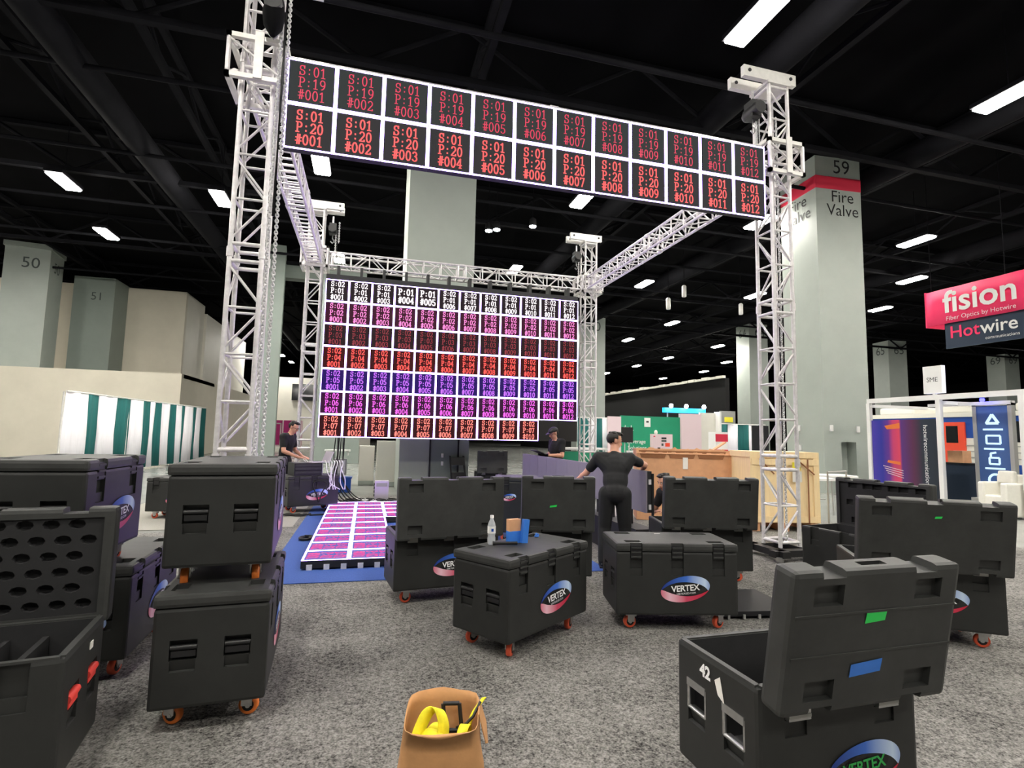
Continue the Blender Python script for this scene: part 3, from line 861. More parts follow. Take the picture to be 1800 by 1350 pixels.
def logo(parent, loc, rz=0.0, sc=1.0, green=False):
    lg = link('logo', LOGO_OVAL, parent, loc, (0, 0, rz)); lg.scale = (sc, sc, sc)
    lg['label'] = 'blue and red oval swoosh logo reading VERTEX'
    link('swoosh', SW_B, lg, (0, -0.0012, 0)); link('swoosh', SW_R, lg, (0, -0.0016, 0))
    put_text(lg, T_VERTEX_G if green else T_VERTEX, (0.0, -0.003, 0.005), (R(90), R(-5), 0))
    stuff(link('lettering', T_SUB, lg, (0.005, -0.003, -0.034), (R(90), R(-5), 0)))
GC = 'black moulded road cases'
def road_case(label, x, y, rdeg, L=0.98, W=0.535, hb=0.49, mode='closed', lean=0.0, z=0.0, logos='f', handle=None, orange=False, latches=True, casters=True, name='road_case'):
    t = thing(name, label, 'road case', (x, y, z), R(rdeg), GC)
    me_b, me_l, xs, zc, th = case_meshes(L, W, hb, mode != 'closed')
    link('body', me_b, t)
    z1 = Z0 + hb
    if mode == 'closed':
        lid = link('lid', me_l, t, (0, -W / 2, z1))
        if latches:
            for sy in (-1, 1):
                for xx in xs: link('latch', LATCH, t, (xx, sy * (W / 2 - 0.012), z1 - 0.005), (0, 0, 0 if sy < 0 else PI))
    elif mode == 'near':
        lid = link('lid', me_l, t, (0, -W / 2 - 0.012, z1 - 0.03), (R(90) + lean, 0, 0))
        for xx in xs: link('hinge', HINGE, t, (xx, -W / 2 - 0.0, z1 - 0.045))
    else:
        lid = link('lid', me_l, t, (0, W / 2 + 0.012, z1 - 0.03), (R(90) + lean, 0, PI))
    for sx in (-1, 1):
        for sy in (-0.23, 0.23):
            link('handle', handle or HANDLE, t, (sx * (L / 2 - (0.012 if handle is None else 0.006)), sy * W, zc + 0.01), (0, 0, 0 if sx > 0 else PI))
    if casters:
        for sx in (-1, 1):
            for sy in (-1, 1):
                c = link('caster', CASTER2 if orange else CASTER, t, (sx * (L / 2 - 0.13), sy * (W / 2 - 0.09), 0), (0, 0, random.uniform(-0.7, 0.7) if not orange else (R(75) + random.uniform(-0.4, 0.4) if z == 0 else 0.15)))
                link('wheel', WHEEL2 if orange else WHEEL, c)
    lz = Z0 + hb * 0.42
    if 'f' in logos: logo(t, (0.06, -W / 2 - 0.003, lz), 0, 1.0)
    if 'g' in logos: logo(t, (0.1, -W / 2 - 0.003, lz - 0.05), 0, 0.92, True)
    if 'b' in logos: logo(t, (-0.06, W / 2 + 0.003, lz), PI, 1.0)
    if 'e' in logos: logo(t, (-L / 2 - 0.003, 0, lz), -PI / 2, 0.8)
    return t, lid
HG2 = MB().box((0, -0.012, 0), (0.1, 0.02, 0.055), 'steel').box((0, -0.018, -0.012), (0.1, 0.012, 0.012), 'grey_plate').data('hinge_plate')
hg = MB(); hg.box((0, -0.006, 0), (0.09, 0.014, 0.05), 'grey_plate'); hg.tube((-0.045, -0.012, 0.024), (0.045, -0.012, 0.024), 0.01, 'grey_plate', 8); HINGE = hg.data('hinge')
def tape(parent, x, y, z, wd, ht, m, rz=0.0, tilt=0.0, lbl=None):
    b = MB(); b.poly([(-wd / 2, 0, -ht / 2), (wd / 2 - 0.006, 0, -ht / 2 + 0.004), (wd / 2, 0, ht / 2), (-wd / 2 + 0.005, 0, ht / 2 - 0.003)], m)
    o = b.build('tape', parent, (x, y, z), (0, tilt, rz))
    if lbl: o['label'] = lbl
    return o
# A: closed case with the bottle
tA, _ = road_case('closed black case carrying a water bottle and blue tape', 1.221, 4.062, 34.8)
tB, lidB = road_case('closed black case with nothing on it, logo facing the camera', 2.508, 4.138, -12.9)
tC, lidC = road_case('open black case in front of the lit floor panels', 0.747, 5.255, 6.9, mode='near', lean=0.0)
tD, lidD = road_case('open short black case with small green tape left of the standing man', 1.96, 5.43, -14, L=0.72, mode='near', lean=R(3))
tE, lidE = road_case('open black case in front of the cardboard box', 3.635, 5.336, -14.9, mode='near', lean=R(6))
tF, lidF = road_case('open black case numbered 42 in the right foreground', 1.80, 2.0, 1.0, L=0.76, W=0.51, mode='near', lean=R(10), handle=HANDLE_METAL, logos='g')
tG, lidG = road_case('open black case at the right edge behind the numbered case', 4.351, 3.453, -33.1, mode='near', lean=R(11))
tH, lidH = road_case('open black case showing its lid lining near the tower base', 4.919, 4.42, -83.6, mode='far', logos='')
tI, lidI = road_case('open black case with red handles in the left foreground', -1.62, 2.76, 8.4, mode='far', handle=HANDLE_RED, logos='')
tK, _ = road_case('lower black case of the far left stack', -1.62, 4.32, 92, logos='fe')
tJ, _ = road_case('upper purple lit black case of the far left stack', -1.73, 3.87, 89, L=0.76, z=0.655, logos='f')
tL, _ = road_case('lower black case of the two case stack on orange wheels', -0.745, 3.634, 93.5, orange=True)
tL2, _ = road_case('upper black case of the two case stack on orange wheels', -0.785, 3.79, 94.6, z=0.65, orange=True)
tM, _ = road_case('small distant black case behind the two case stack', -3.0, 10.5, -6, L=0.9)
tN, _ = road_case('black case under the laptop of the operator, cables over its logo', -0.98, 11.0, 20, L=0.92, W=0.56)
tO, _ = road_case('tall black case with a round logo behind the open cases', 2.2, 7.75, -12, L=0.62, W=0.5, hb=0.72, logos='')
logo(tO, (-0.12, -0.253, 0.62), 0, 0.5)
tP, lidP = road_case('open black case far behind under the screen', 3.0, 13.0, -4, L=0.72, mode='near', logos='')
# lid linings, tape and marks
def foam(parent, L, W, rows, cols, kind, depth):
    base = bevelled((L - 0.06, W - 0.06, 0.05), (0, W / 2, depth), 0.006, 'case_inside')
    c = MB()
    for r in range(rows):
        for k in range(cols):
            x = -L / 2 + 0.1 + (k + 0.5 * (r % 2)) * (L - 0.18) / cols; yy = 0.09 + r * (W - 0.16) / max(1, rows - 1)
            if kind == 'oval':
                pr = [(0.038 * math.cos(2 * PI * i / 8), 0.026 * math.sin(2 * PI * i / 8)) for i in range(8)]
                vs = [(x + a, yy + b2, depth - 0.05) for a, b2 in pr] + [(x + a * 0.8, yy + b2 * 0.8, depth + 0.01) for a, b2 in pr]
                c.mesh(vs, [tuple(range(7, -1, -1)), tuple(range(8, 16))] + [(i, (i + 1) % 8, 8 + (i + 1) % 8, 8 + i) for i in range(8)], 'black_matte')
            else:
                c.box((x + 0.03 * ((k + r) % 2), yy, depth - 0.02), (0.05 + 0.05 * ((k * 3 + r) % 3) / 2, 0.06, 0.05), 'black_matte')
    me = cut(base, c, 'foam_lining')
    return link('foam_lining', me, parent)
foam(lidI, 0.98, 0.535, 6, 8, 'oval', 0.035)
foam(lidH, 0.98, 0.535, 3, 6, 'rect', 0.045)
for i in range(7):
    MB().bb(-0.42 + i * 0.14 - 0.012, -0.42 + i * 0.14 + 0.012, -0.23, 0.23, 0.3, 0.55, 'case_inside').build('divider', tI)
def lid_tape(lid, x, y, z, wd, ht, m, tilt, lbl):
    b = MB(); ca, sa = math.cos(tilt), math.sin(tilt)
    pts = [(-wd / 2, -ht / 2), (wd / 2 - 0.008, -ht / 2 + 0.003), (wd / 2, ht / 2), (-wd / 2 + 0.006, ht / 2 - 0.003)]
    b.poly([(x + a * ca - c * sa, y + a * sa + c * ca, z) for a, c in pts], m)
    o = b.build('tape', lid); o['label'] = lbl
lid_tape(lidF, -0.01, 0.34, 0.1035, 0.1, 0.042, 'tape_green', 0.04, 'strip of green tape')
lid_tape(lidF, -0.03, 0.15, 0.1035, 0.15, 0.05, 'tape_blue', 0.06, 'strip of blue tape')
lid_tape(lidG, 0.02, 0.42, 0.1035, 0.05, 0.02, 'tape_green', 0.0, 'small strip of green tape')
lid_tape(lidD, -0.05, 0.25, 0.1035, 0.075, 0.022, 'tape_green', 0.1, 'small strip of green tape')
lid_tape(lidB, -0.03, 0.43, 0.0665, 0.06, 0.02, 'tape_white', 0.0, 'scrap of white tape')
for yy in (0.21, 0.36):
    MB().bb(-0.37, 0.37, yy - 0.004, yy + 0.004, 0.1, 0.104, 'case_lid').build('stiffening_rib', lidF)
for xx in (-0.213, 0.213): link('hinge_plate', HG2, tF, (xx, -0.255, 0.52))
nm = text_mesh('42', 0.068, 'logo_white', 0.0008, bold=0.003)
put_text(tF, nm, (-0.3835, 0.05, 0.545), (R(90), 0, R(-90)))
tp = MB(); tp.poly([(-0.3825, -0.045, 0.565), (-0.3825, -0.07, 0.47), (-0.3825, -0.03, 0.49), (-0.3825, -0.01, 0.54)][::-1], 'tape_white'); tp.build('tape', tF)['label'] = 'torn scrap of white tape'
MB().box((0.494, 0.06, 0.545), (0.004, 0.04, 0.03), 'tape_white').build('tape', tI)
# rim trims on open foreground cases
for t_, L_, W_ in ((tF, 0.76, 0.51), (tI, 0.98, 0.535)):
    rm = MB()
    for sx in (-1, 1): rm.bb(sx * (L_ / 2 - 0.028), sx * (L_ / 2 - 0.004), -W_ / 2 + 0.02, W_ / 2 - 0.02, ZB - 0.004, ZB + 0.006, 'case_lid')
    for sy in (-1, 1): rm.bb(-L_ / 2 + 0.02, L_ / 2 - 0.02, sy * (W_ / 2 - 0.028), sy * (W_ / 2 - 0.004), ZB - 0.004, ZB + 0.006, 'case_lid')
    rm.build('rim', t_)

# flat panel dolly by case B, and panel leaning on case C
fp = thing('flat_dolly', 'flat black panel lying on the carpet beside a closed case', 'dolly', (3.37, 4.32, 0), R(-8))
MB().bb(-0.34, 0.34, -0.32, 0.32, 0.02, 0.06, 'led_back').build('board', fp)
for i in range(5): MB().bb(-0.3 + i * 0.14, -0.28 + i * 0.14, -0.33, -0.31, 0.0, 0.035, 'grey_plate').build('clip', fp)
ln = thing('led_module', 'purple grey loose panel leaning against an open case', 'panel', (0.42, 6.05, 0.0), R(10))
MB().box((0, 0, 0.24), (0.05, 0.5, 0.48), 'led_grey', Matrix.Rotation(R(-18), 3, 'Y')).build('face', ln)
MB().box((0.05, 0, 0.235), (0.04, 0.46, 0.44), 'led_back', Matrix.Rotation(R(-18), 3, 'Y')).build('back_frame', ln)

# ================================================================== SMALL PROPS
def local(t_rot, c, x, y):
    a = R(t_rot); return (c[0] + math.cos(a) * x - math.sin(a) * y, c[1] + math.sin(a) * x + math.cos(a) * y)
bt = thing('water_bottle', 'clear plastic water bottle with a white label on the closed case', 'bottle', (0.97, 4.1, 0.676))
MB().lathe([(0.026, 0.0), (0.031, 0.012), (0.031, 0.05), (0.027, 0.065), (0.031, 0.08), (0.031, 0.14), (0.026, 0.162), (0.013, 0.19), (0.012, 0.2)], 'clear', 18).build('body', bt)
MB().lathe([(0.0318, 0.085), (0.0318, 0.138)], 'white', 18).build('label_wrap', bt)
MB().lathe([(0.0145, 0.198), (0.0145, 0.216), (0.012, 0.22)], 'white', 14).build('cap', bt)
MB().poly([(-0.01, -0.033, 0.1), (0.008, -0.033, 0.1), (0.008, -0.033, 0.122), (-0.01, -0.033, 0.122)], 'rail_blue').build('label_mark', bt)
cbx = thing('cardboard_sleeve', 'small cardboard piece wrapped in blue tape on the closed case', 'cardboard', (1.19, 4.13, 0.676), R(15))
MB().box((-0.03, 0.02, 0.09), (0.1, 0.05, 0.18), 'cardboard').build('card', cbx)
MB().box((-0.03, 0.017, 0.045), (0.104, 0.054, 0.09), 'tape_blue').build('tape_wrap', cbx)
MB().box((0.045, -0.03, 0.09), (0.05, 0.035, 0.18), 'tape_blue', Matrix.Rotation(R(5), 3, 'Y')).build('tape_flap', cbx)
cr = MB()
for i in range(5): cr.ell((random.uniform(-0.015, 0.015), random.uniform(-0.01, 0.01), 0.008 + 0.004 * i), (0.022 - 0.003 * i, 0.018 - 0.002 * i, 0.008), 'tape_blue', Matrix.Rotation(i, 3, 'X'), 8, 5)
o = cr.build('tape_ball', None, (1.42, 4.33, 0.676)); tag(o, 'crumpled ball of blue tape on the closed case', 'tape')
fl = thing('flashlight', 'slim black flashlight lying on the closed case', 'flashlight', (1.0, 4.05, 0.692), R(-6))
MB().tube((0, 0, 0), (0.16, 0, 0), 0.012, 'black', 10).build('barrel', fl); MB().tube((0.0, 0, 0), (-0.03, 0, 0), 0.012, 'black', 10, 0.017).build('head', fl)
# paper bag
bag = thing('paper_bag', 'open brown paper bag with yellow straps at the bottom edge', 'bag', (0.365, 2.36, 0), R(-10))
def bag_ring(z, a, b, crumple):
    out = []
    for i in range(28):
        t = 2 * PI * i / 28; c, s = math.cos(t), math.sin(t)
        k = 4.5
        rr = (abs(c) ** k + abs(s) ** k) ** (-1 / k)
        out.append((a * rr * c + crumple * math.sin(3 * t + z * 20), b * rr * s + crumple * math.cos(4 * t + z * 14), z))
    return out
levels = [(0.0, 0.185, 0.12, 0.002), (0.09, 0.182, 0.122, 0.006), (0.18, 0.172, 0.128, 0.007), (0.26, 0.162, 0.134, 0.005), (0.33, 0.152, 0.138, 0.003)]
rings = [bag_ring(*l) for l in levels]
top = [(x * 1.0, y * 1.02, 0.352 + 0.03 * (y / 0.138) + 0.006 * math.sin(5 * math.atan2(y, x))) for x, y, z in rings[-1]]
rings.append(top)
b = MB(); vs = [p for r in rings for p in r]
b.mesh(vs, [(i * 28 + k, i * 28 + (k + 1) % 28, (i + 1) * 28 + (k + 1) % 28, (i + 1) * 28 + k) for i in range(len(rings) - 1) for k in range(28)] + [tuple(range(27, -1, -1))], 'kraft', True)
bo = b.build('bag_wall', bag); sm = bo.modifiers.new('t', 'SOLIDIFY'); sm.thickness = 0.004; sm.offset = -1
b = MB(); b.poly([(0.15, -0.03, 0.35), (0.155, 0.06, 0.37), (0.185, 0.055, 0.28), (0.192, 0.0, 0.22), (0.182, -0.03, 0.235)], 'kraft'); fo = b.build('folded_flap', bag); fo.modifiers.new('t', 'SOLIDIFY').thickness = 0.004
ys = thing('ratchet_strap', 'yellow webbing strap coiled inside the paper bag', 'strap', (0.365, 2.36, -0.045), R(-10))
def ribbon(pts, wdir, m, th=0.004):
    b = MB(); pts = [Vector(p) for p in pts]; wd = [Vector(q) for q in wdir]; vs = []
    for p, d in zip(pts, wd): vs += [p - d, p + d]
    b.mesh(vs, [(2 * i, 2 * i + 1, 2 * i + 3, 2 * i + 2) for i in range(len(pts) - 1)], m, True)
    return b
def strap_part(nm, pts, wd, m='strap_yellow'):
    P = [Vector(q) for q in pts]; out = []
    for i in range(len(P) - 1):
        p0, p1, p2, p3 = P[max(i - 1, 0)], P[i], P[i + 1], P[min(i + 2, len(P) - 1)]
        for k in range(5):
            t = k / 5; out.append(0.5 * ((2 * p1) + (-p0 + p2) * t + (2 * p0 - 5 * p1 + 4 * p2 - p3) * t * t + (-p0 + 3 * p1 - 3 * p2 + p3) * t ** 3))
    out.append(P[-1])
    o = ribbon(out, [wd] * len(out), m).build(nm, ys); o.modifiers.new('t', 'SOLIDIFY').thickness = 0.005
strap_part('loop', [(-0.1, -0.08, 0.28), (-0.095, -0.07, 0.34), (-0.06, -0.04, 0.41), (-0.02, -0.03, 0.42), (0.005, -0.045, 0.37), (0.0, -0.06, 0.31)], (0.022, 0.012, -0.012))
strap_part('fold', [(-0.1, -0.06, 0.3), (-0.07, -0.075, 0.345), (-0.02, -0.08, 0.34), (0.01, -0.085, 0.3)], (0.008, 0.026, 0.006))
strap_part('fold', [(-0.09, -0.085, 0.31), (-0.05, -0.085, 0.335), (0.0, -0.085, 0.325), (0.03, -0.08, 0.29)], (0.006, 0.022, 0.012))
strap_part('fold', [(-0.09, -0.02, 0.29), (-0.05, -0.01, 0.34), (-0.005, 0.0, 0.33), (0.02, 0.0, 0.28)], (0.01, 0.024, 0.0))
strap_part('fold', [(0.07, -0.09, 0.29), (0.085, -0.05, 0.345), (0.1, -0.01, 0.35), (0.105, 0.02, 0.29)], (0.02, -0.004, 0.0))
strap_part('tail', [(0.1, 0.0, 0.3), (0.125, 0.02, 0.37), (0.15, 0.04, 0.4), (0.175, 0.055, 0.425)], (0.008, -0.006, 0.004))
bl_ = MB(); bl_.ell((-0.05, -0.06, 0.27), (0.075, 0.05, 0.05), 'strap_yellow', None, 12, 8); bl_.build('webbing_roll', ys)
rt = thing('ratchet_buckle', 'dark metal ratchet buckle in the paper bag', 'buckle', (0.365, 2.36, -0.045), R(-10))
b = MB()
for (p0, p1) in (((0.02, 0.03, 0.25), (-0.0, 0.06, 0.4)), ((0.09, 0.03, 0.25), (0.07, 0.06, 0.4)), ((-0.0, 0.06, 0.4), (0.07, 0.06, 0.4)), ((0.015, 0.04, 0.3), (0.085, 0.04, 0.3))): b.tube(p0, p1, 0.009, 'black', 8)
b.build('frame', rt)
MB().path([(0.06, 0.0, 0.33), (0.1, -0.01, 0.35), (0.13, 0.01, 0.37), (0.16, 0.03, 0.42)], 0.006, 'black', 6).build('wire_hook', rt)
MB().ell((0.055, -0.03, 0.26), (0.06, 0.07, 0.05), 'black_matte', None, 12, 8).build('webbing_pile', rt)
tag(MB().tube((0, 0, 0), (0.06, 0.02, 0.0), 0.006, 'black', 6).build('wire_scrap', None, (1.98, 3.0, 0.004)), 'small dark scrap lying on the grey carpet', 'scrap')
# cables
def cable(label, pts, r, m, name='cable', cat='cable', group=None):
    P = [Vector(p) for p in pts]; out = []
    for i in range(len(P) - 1):
        p0, p1, p2, p3 = P[max(i - 1, 0)], P[i], P[i + 1], P[min(i + 2, len(P) - 1)]
        for k in range(6):
            t = k / 6
            out.append(0.5 * ((2 * p1) + (-p0 + p2) * t + (2 * p0 - 5 * p1 + 4 * p2 - p3) * t * t + (-p0 + 3 * p1 - 3 * p2 + p3) * t ** 3))
    out.append(P[-1])
    return tag(MB().path(out, r, m, 6).build(name), label, cat, group)
GCB = 'black cables hanging from the back screen'
for i in range(6):
    x = -0.62 + i * 0.035
    cable('black cable hanging from the bottom of the back screen', [(x, 12.42, 1.45), (x + random.uniform(-.03, .03), 12.4, 1.0), (x + random.uniform(-.05, .05), 12.3, 0.5), (x + 0.1 + 0.05 * i, 12.2, 0.08), (x + 0.3 + 0.12 * i, 12.0 + 0.1 * (i % 3), 0.015)], 0.012, 'rubber', group=GCB)
GCF = 'black cables tangled on the floor below the screen'
for i in range(9):
    pts = []; x, y = random.uniform(-0.5, 0.5), random.uniform(11.9, 12.5)
    for k in range(9):
        pts.append((x, y, 0.015 + 0.02 * (k % 2))); x += random.uniform(-0.18, 0.28); y += random.uniform(-0.14, 0.14)
    cable('black cable in the tangle on the floor below the screen', pts, 0.013, 'rubber', group=GCF)
for i in range(4):
    pts = []; x, y = -2.1 + 0.1 * i, 10.35
    for k in range(8):
        pts.append((x, y + random.uniform(-.12, .12), 0.015 + 0.015 * (k % 2))); x += random.uniform(0.08, 0.2)
    cable('dark cable looped on the carpet beside the operator case', pts, 0.014, 'rubber', group='dark cables beside the operator case')
cable('black cable running along the edge of the blue carpet', [(-0.9, 10.3, 0.015), (-0.5, 10.45, 0.015), (-0.7, 10.9, 0.03), (-0.35, 11.3, 0.015)], 0.015, 'rubber')
pts = []
for k in range(24): pts.append((-0.74 + 0.09 * math.cos(k * 0.9) * (0.6 + 0.02 * k), 8.1 + 0.12 * math.sin(k * 0.9), 0.012 + 0.001 * k))
cable('small coil of black cable on the blue carpet', pts, 0.012, 'rubber')
GW_ = 'white cables hanging over the operator case'
for i in range(7):
    x0 = -0.72 + 0.05 * i
    cable('white cable hanging from the rack over the case logo', [(x0, 10.82 + 0.02 * i, 0.95), (x0 + 0.03, 10.74, 0.9), (x0 + random.uniform(-.04, .1), 10.7, 0.75), (x0 + random.uniform(-.05, .16), 10.7, 0.55 + 0.03 * (i % 3)), (x0 + random.uniform(0, .2), 10.72, 0.42)], 0.009, 'white', group=GW_)
cable('black cable loop hanging across the operator case logo', [(-0.85, 10.76, 0.6), (-0.9, 10.68, 0.5), (-0.84, 10.66, 0.35), (-0.78, 10.64, 0.2), (-0.74, 10.66, 0.36), (-0.66, 10.7, 0.52), (-0.75, 10.7, 0.58), (-0.86, 10.7, 0.56)], 0.012, 'rubber')
# flat black mat / cloth on the carpet left
mt = thing('equipment_tray', 'flat grey and black tray on the carpet behind the left stack', 'tray', (-2.2, 7.6, 0), R(20))
MB().bb(-0.45, 0.45, -0.3, 0.3, 0.0, 0.05, 'black').build('tray', mt); MB().bb(-0.3, 0.42, -0.2, 0.26, 0.05, 0.09, 'grey_plate').build('lid', mt)
MB().path([(-0.45, -0.1, 0.06), (-0.6, -0.15, 0.12), (-0.7, -0.1, 0.05), (-0.6, -0.05, 0.03)], 0.02, 'rubber', 6).build('strap', mt)

# ================================================================== PEOPLE
def V3(*a): return Vector(a)
def pose():
    return dict(pel=V3(0, 0, 0.93), cst=V3(0, 0.0, 1.26), nck=V3(0, 0, 1.45), hd=V3(0, -0.02, 1.585),
                shl=V3(0.185, 0, 1.40), shr=V3(-0.185, 0, 1.40), ell=V3(0.24, 0.03, 1.12), elr=V3(-0.24, 0.03, 1.12),
                wrl=V3(0.24, -0.1, 0.9), wrr=V3(-0.24, -0.1, 0.9), hil=V3(0.09, 0, 0.9), hir=V3(-0.09, 0, 0.9),
                knl=V3(0.11, -0.02, 0.49), knr=V3(-0.11, -0.02, 0.49), anl=V3(0.12, 0.03, 0.09), anr=V3(-0.12, 0.03, 0.09))
def remesh(o, vox, sm=3):
    m = o.modifiers.new('r', 'REMESH'); m.mode = 'VOXEL'; m.voxel_size = vox; m.use_smooth_shade = True
    if sm:
        k = o.modifiers.new('s', 'SMOOTH'); k.iterations = sm; k.factor = 0.5
def basis(f, u):
    f = f.normalized(); r = f.cross(u).normalized(); u = r.cross(f).normalized()
    return f, r, u
def person(label, loc, rz, s, J, face, hands, hair=True, cap=False, glasses=False, gloves=False, group=None):
    t = thing('person', label, 'person', loc, rz); t.scale = (s, s, s)
    up = (J['cst'] - J['pel']).normalized(); rt = (J['shl'] - J['shr']).normalized()
    fw = rt.cross(up).normalized() * 1.0
    rot = Matrix((rt, fw, up)).transposed()
    def torso(b, g, m):
        b.ell(J['pel'], (0.15 + g, 0.112 + g, 0.12 + g), m, rot)
        b.ell(J['pel'].lerp(J['cst'], 0.5), (0.15 + g, 0.108 + g, 0.2 + g), m, rot)
        b.ell(J['cst'], (0.168 + g, 0.115 + g, 0.2 + g), m, rot)
        b.caps(J['shl'], J['shr'], 0.068 + g, 0.068 + g, m)
        b.caps(J['shl'], J['cst'] + rt * 0.08, 0.07 + g, 0.1 + g, m); b.caps(J['shr'], J['cst'] - rt * 0.08, 0.07 + g, 0.1 + g, m)
    b = MB(); torso(b, 0.0, 'skin')
    b.caps(J['cst'], J['nck'], 0.1, 0.06, 'skin'); b.caps(J['nck'], J['hd'] - V3(0, 0, 0.02), 0.058, 0.054, 'skin')
    b.caps(J['nck'] - V3(0, 0, 0.03), J['shl'], 0.06, 0.05, 'skin'); b.caps(J['nck'] - V3(0, 0, 0.03), J['shr'], 0.06, 0.05, 'skin')
    for k in 'lr':
        b.caps(J['sh' + k], J['el' + k], 0.055, 0.043, 'skin'); b.caps(J['el' + k], J['wr' + k], 0.043, 0.028, 'skin')
        mid = J['el' + k].lerp(J['wr' + k], 0.3); b.ell(mid, (0.044, 0.044, 0.06), 'skin', (J['wr' + k] - J['el' + k]).to_track_quat('Z', 'Y').to_matrix())
        b.caps(J['hi' + k], J['kn' + k], 0.085, 0.058, 'skin'); b.caps(J['kn' + k], J['an' + k], 0.056, 0.036, 'skin')
    # head
    f, r, u = basis(face[0], face[1]); hr = Matrix((r, f, u)).transposed(); H = J['hd']
    hm = 'skin'
    b.ell(H + u * 0.03 - f * 0.012, (0.078, 0.098, 0.09), hm, hr, 16, 12); b.ell(H - u * 0.03 + f * 0.022, (0.06, 0.07, 0.075), hm, hr, 16, 12)
    b.ell(H - u * 0.085 + f * 0.05, (0.033, 0.03, 0.025), hm, hr); b.caps(H + u * 0.012 + f * 0.085, H - u * 0.022 + f * 0.104, 0.01, 0.014, hm)
    b.ell(H + u * 0.025 + f * 0.07, (0.05, 0.02, 0.012), hm, hr)
    for sg in (-1, 1): b.ell(H + r * sg * 0.078 - f * 0.01 + u * 0.0, (0.01, 0.02, 0.032), hm, hr)
    gl = MB()
    for k in 'lr':
        d, nrm = hands[k]; d = d.normalized(); nrm = (nrm - d * nrm.dot(d)).normalized(); sd = d.cross(nrm)
        hb = gl if gloves else b; g = 0.003 if gloves else 0.0; hmn = 'black_matte' if gloves else 'skin'
        wv = J['wr' + k]; hrot = Matrix((sd, nrm, d)).transposed()
        hb.ell(wv + d * 0.045, (0.042 + g, 0.017 + g, 0.052 + g), hmn, hrot); hb.caps(wv - d * (0.03 if gloves else 0.01), wv + d * 0.03, 0.028 + g, 0.026 + g, hmn)
        for i, ln in enumerate((0.068, 0.078, 0.074, 0.058)):
            base = wv + d * 0.085 + sd * (0.03 - 0.02 * i)
            m1 = base + d * ln * 0.5 + nrm * 0.008; m2 = m1 + d * ln * 0.3 + nrm * ln * 0.32
            hb.caps(base - d * 0.02, m1, 0.0092 + g, 0.0086 + g, hmn, 8); hb.caps(m1, m2, 0.0086 + g, 0.0075 + g, hmn, 8)
        tb = wv + d * 0.03 + sd * 0.036
        hb.caps(tb, tb + d * 0.03 + sd * 0.02 + nrm * 0.012, 0.012 + g, 0.011 + g, hmn, 8); hb.caps(tb + d * 0.03 + sd * 0.02 + nrm * 0.012, tb + d * 0.058 + sd * 0.02 + nrm * 0.022, 0.011 + g, 0.009 + g, hmn, 8)
    bo = b.build('body', t); remesh(bo, 0.0075, 2)
    if gloves:
        go = gl.build('gloves', t); remesh(go, 0.007, 2)
    # clothes
    b = MB(); torso(b, 0.014, 'shirt')
    b.caps(J['nck'] - V3(0, 0, 0.045), J['shl'], 0.062, 0.06, 'shirt'); b.caps(J['nck'] - V3(0, 0, 0.045), J['shr'], 0.062, 0.06, 'shirt')
    b.caps(J['cst'], J['nck'] - up * 0.03, 0.11, 0.068, 'shirt')
    for k in 'lr':
        sl = J['sh' + k].lerp(J['el' + k], 0.62); b.caps(J['sh' + k], sl, 0.072, 0.064, 'shirt')
        # folds across the cloth
    so = b.build('t_shirt', t); remesh(so, 0.011, 3); so['label'] = 'black short sleeved T-shirt'
    b = MB(); b.ell(J['pel'] - up * 0.03, (0.162, 0.124, 0.12), 'trousers', rot)
    for k in 'lr':
        b.caps(J['hi' + k], J['kn' + k], 0.112, 0.084, 'trousers'); b.caps(J['kn' + k], J['an' + k] + V3(0, 0, 0.0), 0.082, 0.066, 'trousers')
    po = b.build('trousers', t); remesh(po, 0.012, 3)
    for k in 'lr':
        b = MB(); a = J['an' + k]; fd = V3(0, -1, 0)
        b.ell((a.x, a.y - 0.055, 0.045), (0.048, 0.135, 0.045), 'black'); b.bb(a.x - 0.045, a.x + 0.045, a.y - 0.18, a.y + 0.07, 0.0, 0.02, 'rubber'); b.build('shoe', t)
    # face details
    for sg in (-1, 1):
        e = H + r * sg * 0.03 + f * 0.079 + u * 0.008
        MB().ell(e, (0.013, 0.008, 0.008), 'eye_white', hr, 10, 6).build('eye', t)
        MB().ell(e + f * 0.006, (0.006, 0.004, 0.006), 'ink', hr, 8, 6).build('iris', t)
        MB().caps(e + u * 0.02 - r * 0.016 + f * 0.004, e + u * 0.022 + r * 0.016 + f * 0.002, 0.004, 0.004, 'hair', 6).build('eyebrow', t)
    MB().ell(H - u * 0.052 + f * 0.089, (0.022, 0.008, 0.005), 'lip', hr, 10, 6).build('mouth', t)
    if hair:
        b = MB(); nu, nv = 26, 16; vs = []; keep = {}
        c0 = H + u * 0.033 - f * 0.014
        for j in range(nv + 1):
            th = PI * j / nv
            for i in range(nu):
                a = 2 * PI * i / nu; q = Vector((math.sin(th) * math.cos(a), math.sin(th) * math.sin(a), math.cos(th)))
                rr = 1.0 + 0.015 * math.sin(a * 9 + th * 7)
                lx, ly, lz = q.x * 0.082 * rr, q.y * 0.104 * rr, q.z * 0.098 * rr
                vs.append(c0 + hr @ Vector((lx, ly, lz)))
                low = -0.075 if ly < -0.02 else (-0.01 if ly < 0.035 else 0.045)
                keep[j * nu + i] = lz > low
        fs = [(j * nu + i, (j + 1) * nu + i, (j + 1) * nu + (i + 1) % nu, j * nu + (i + 1) % nu) for j in range(nv) for i in range(nu)]
        fs = [q for q in fs if all(keep[i] for i in q)]
        b.mesh(vs, fs, 'hair', True)
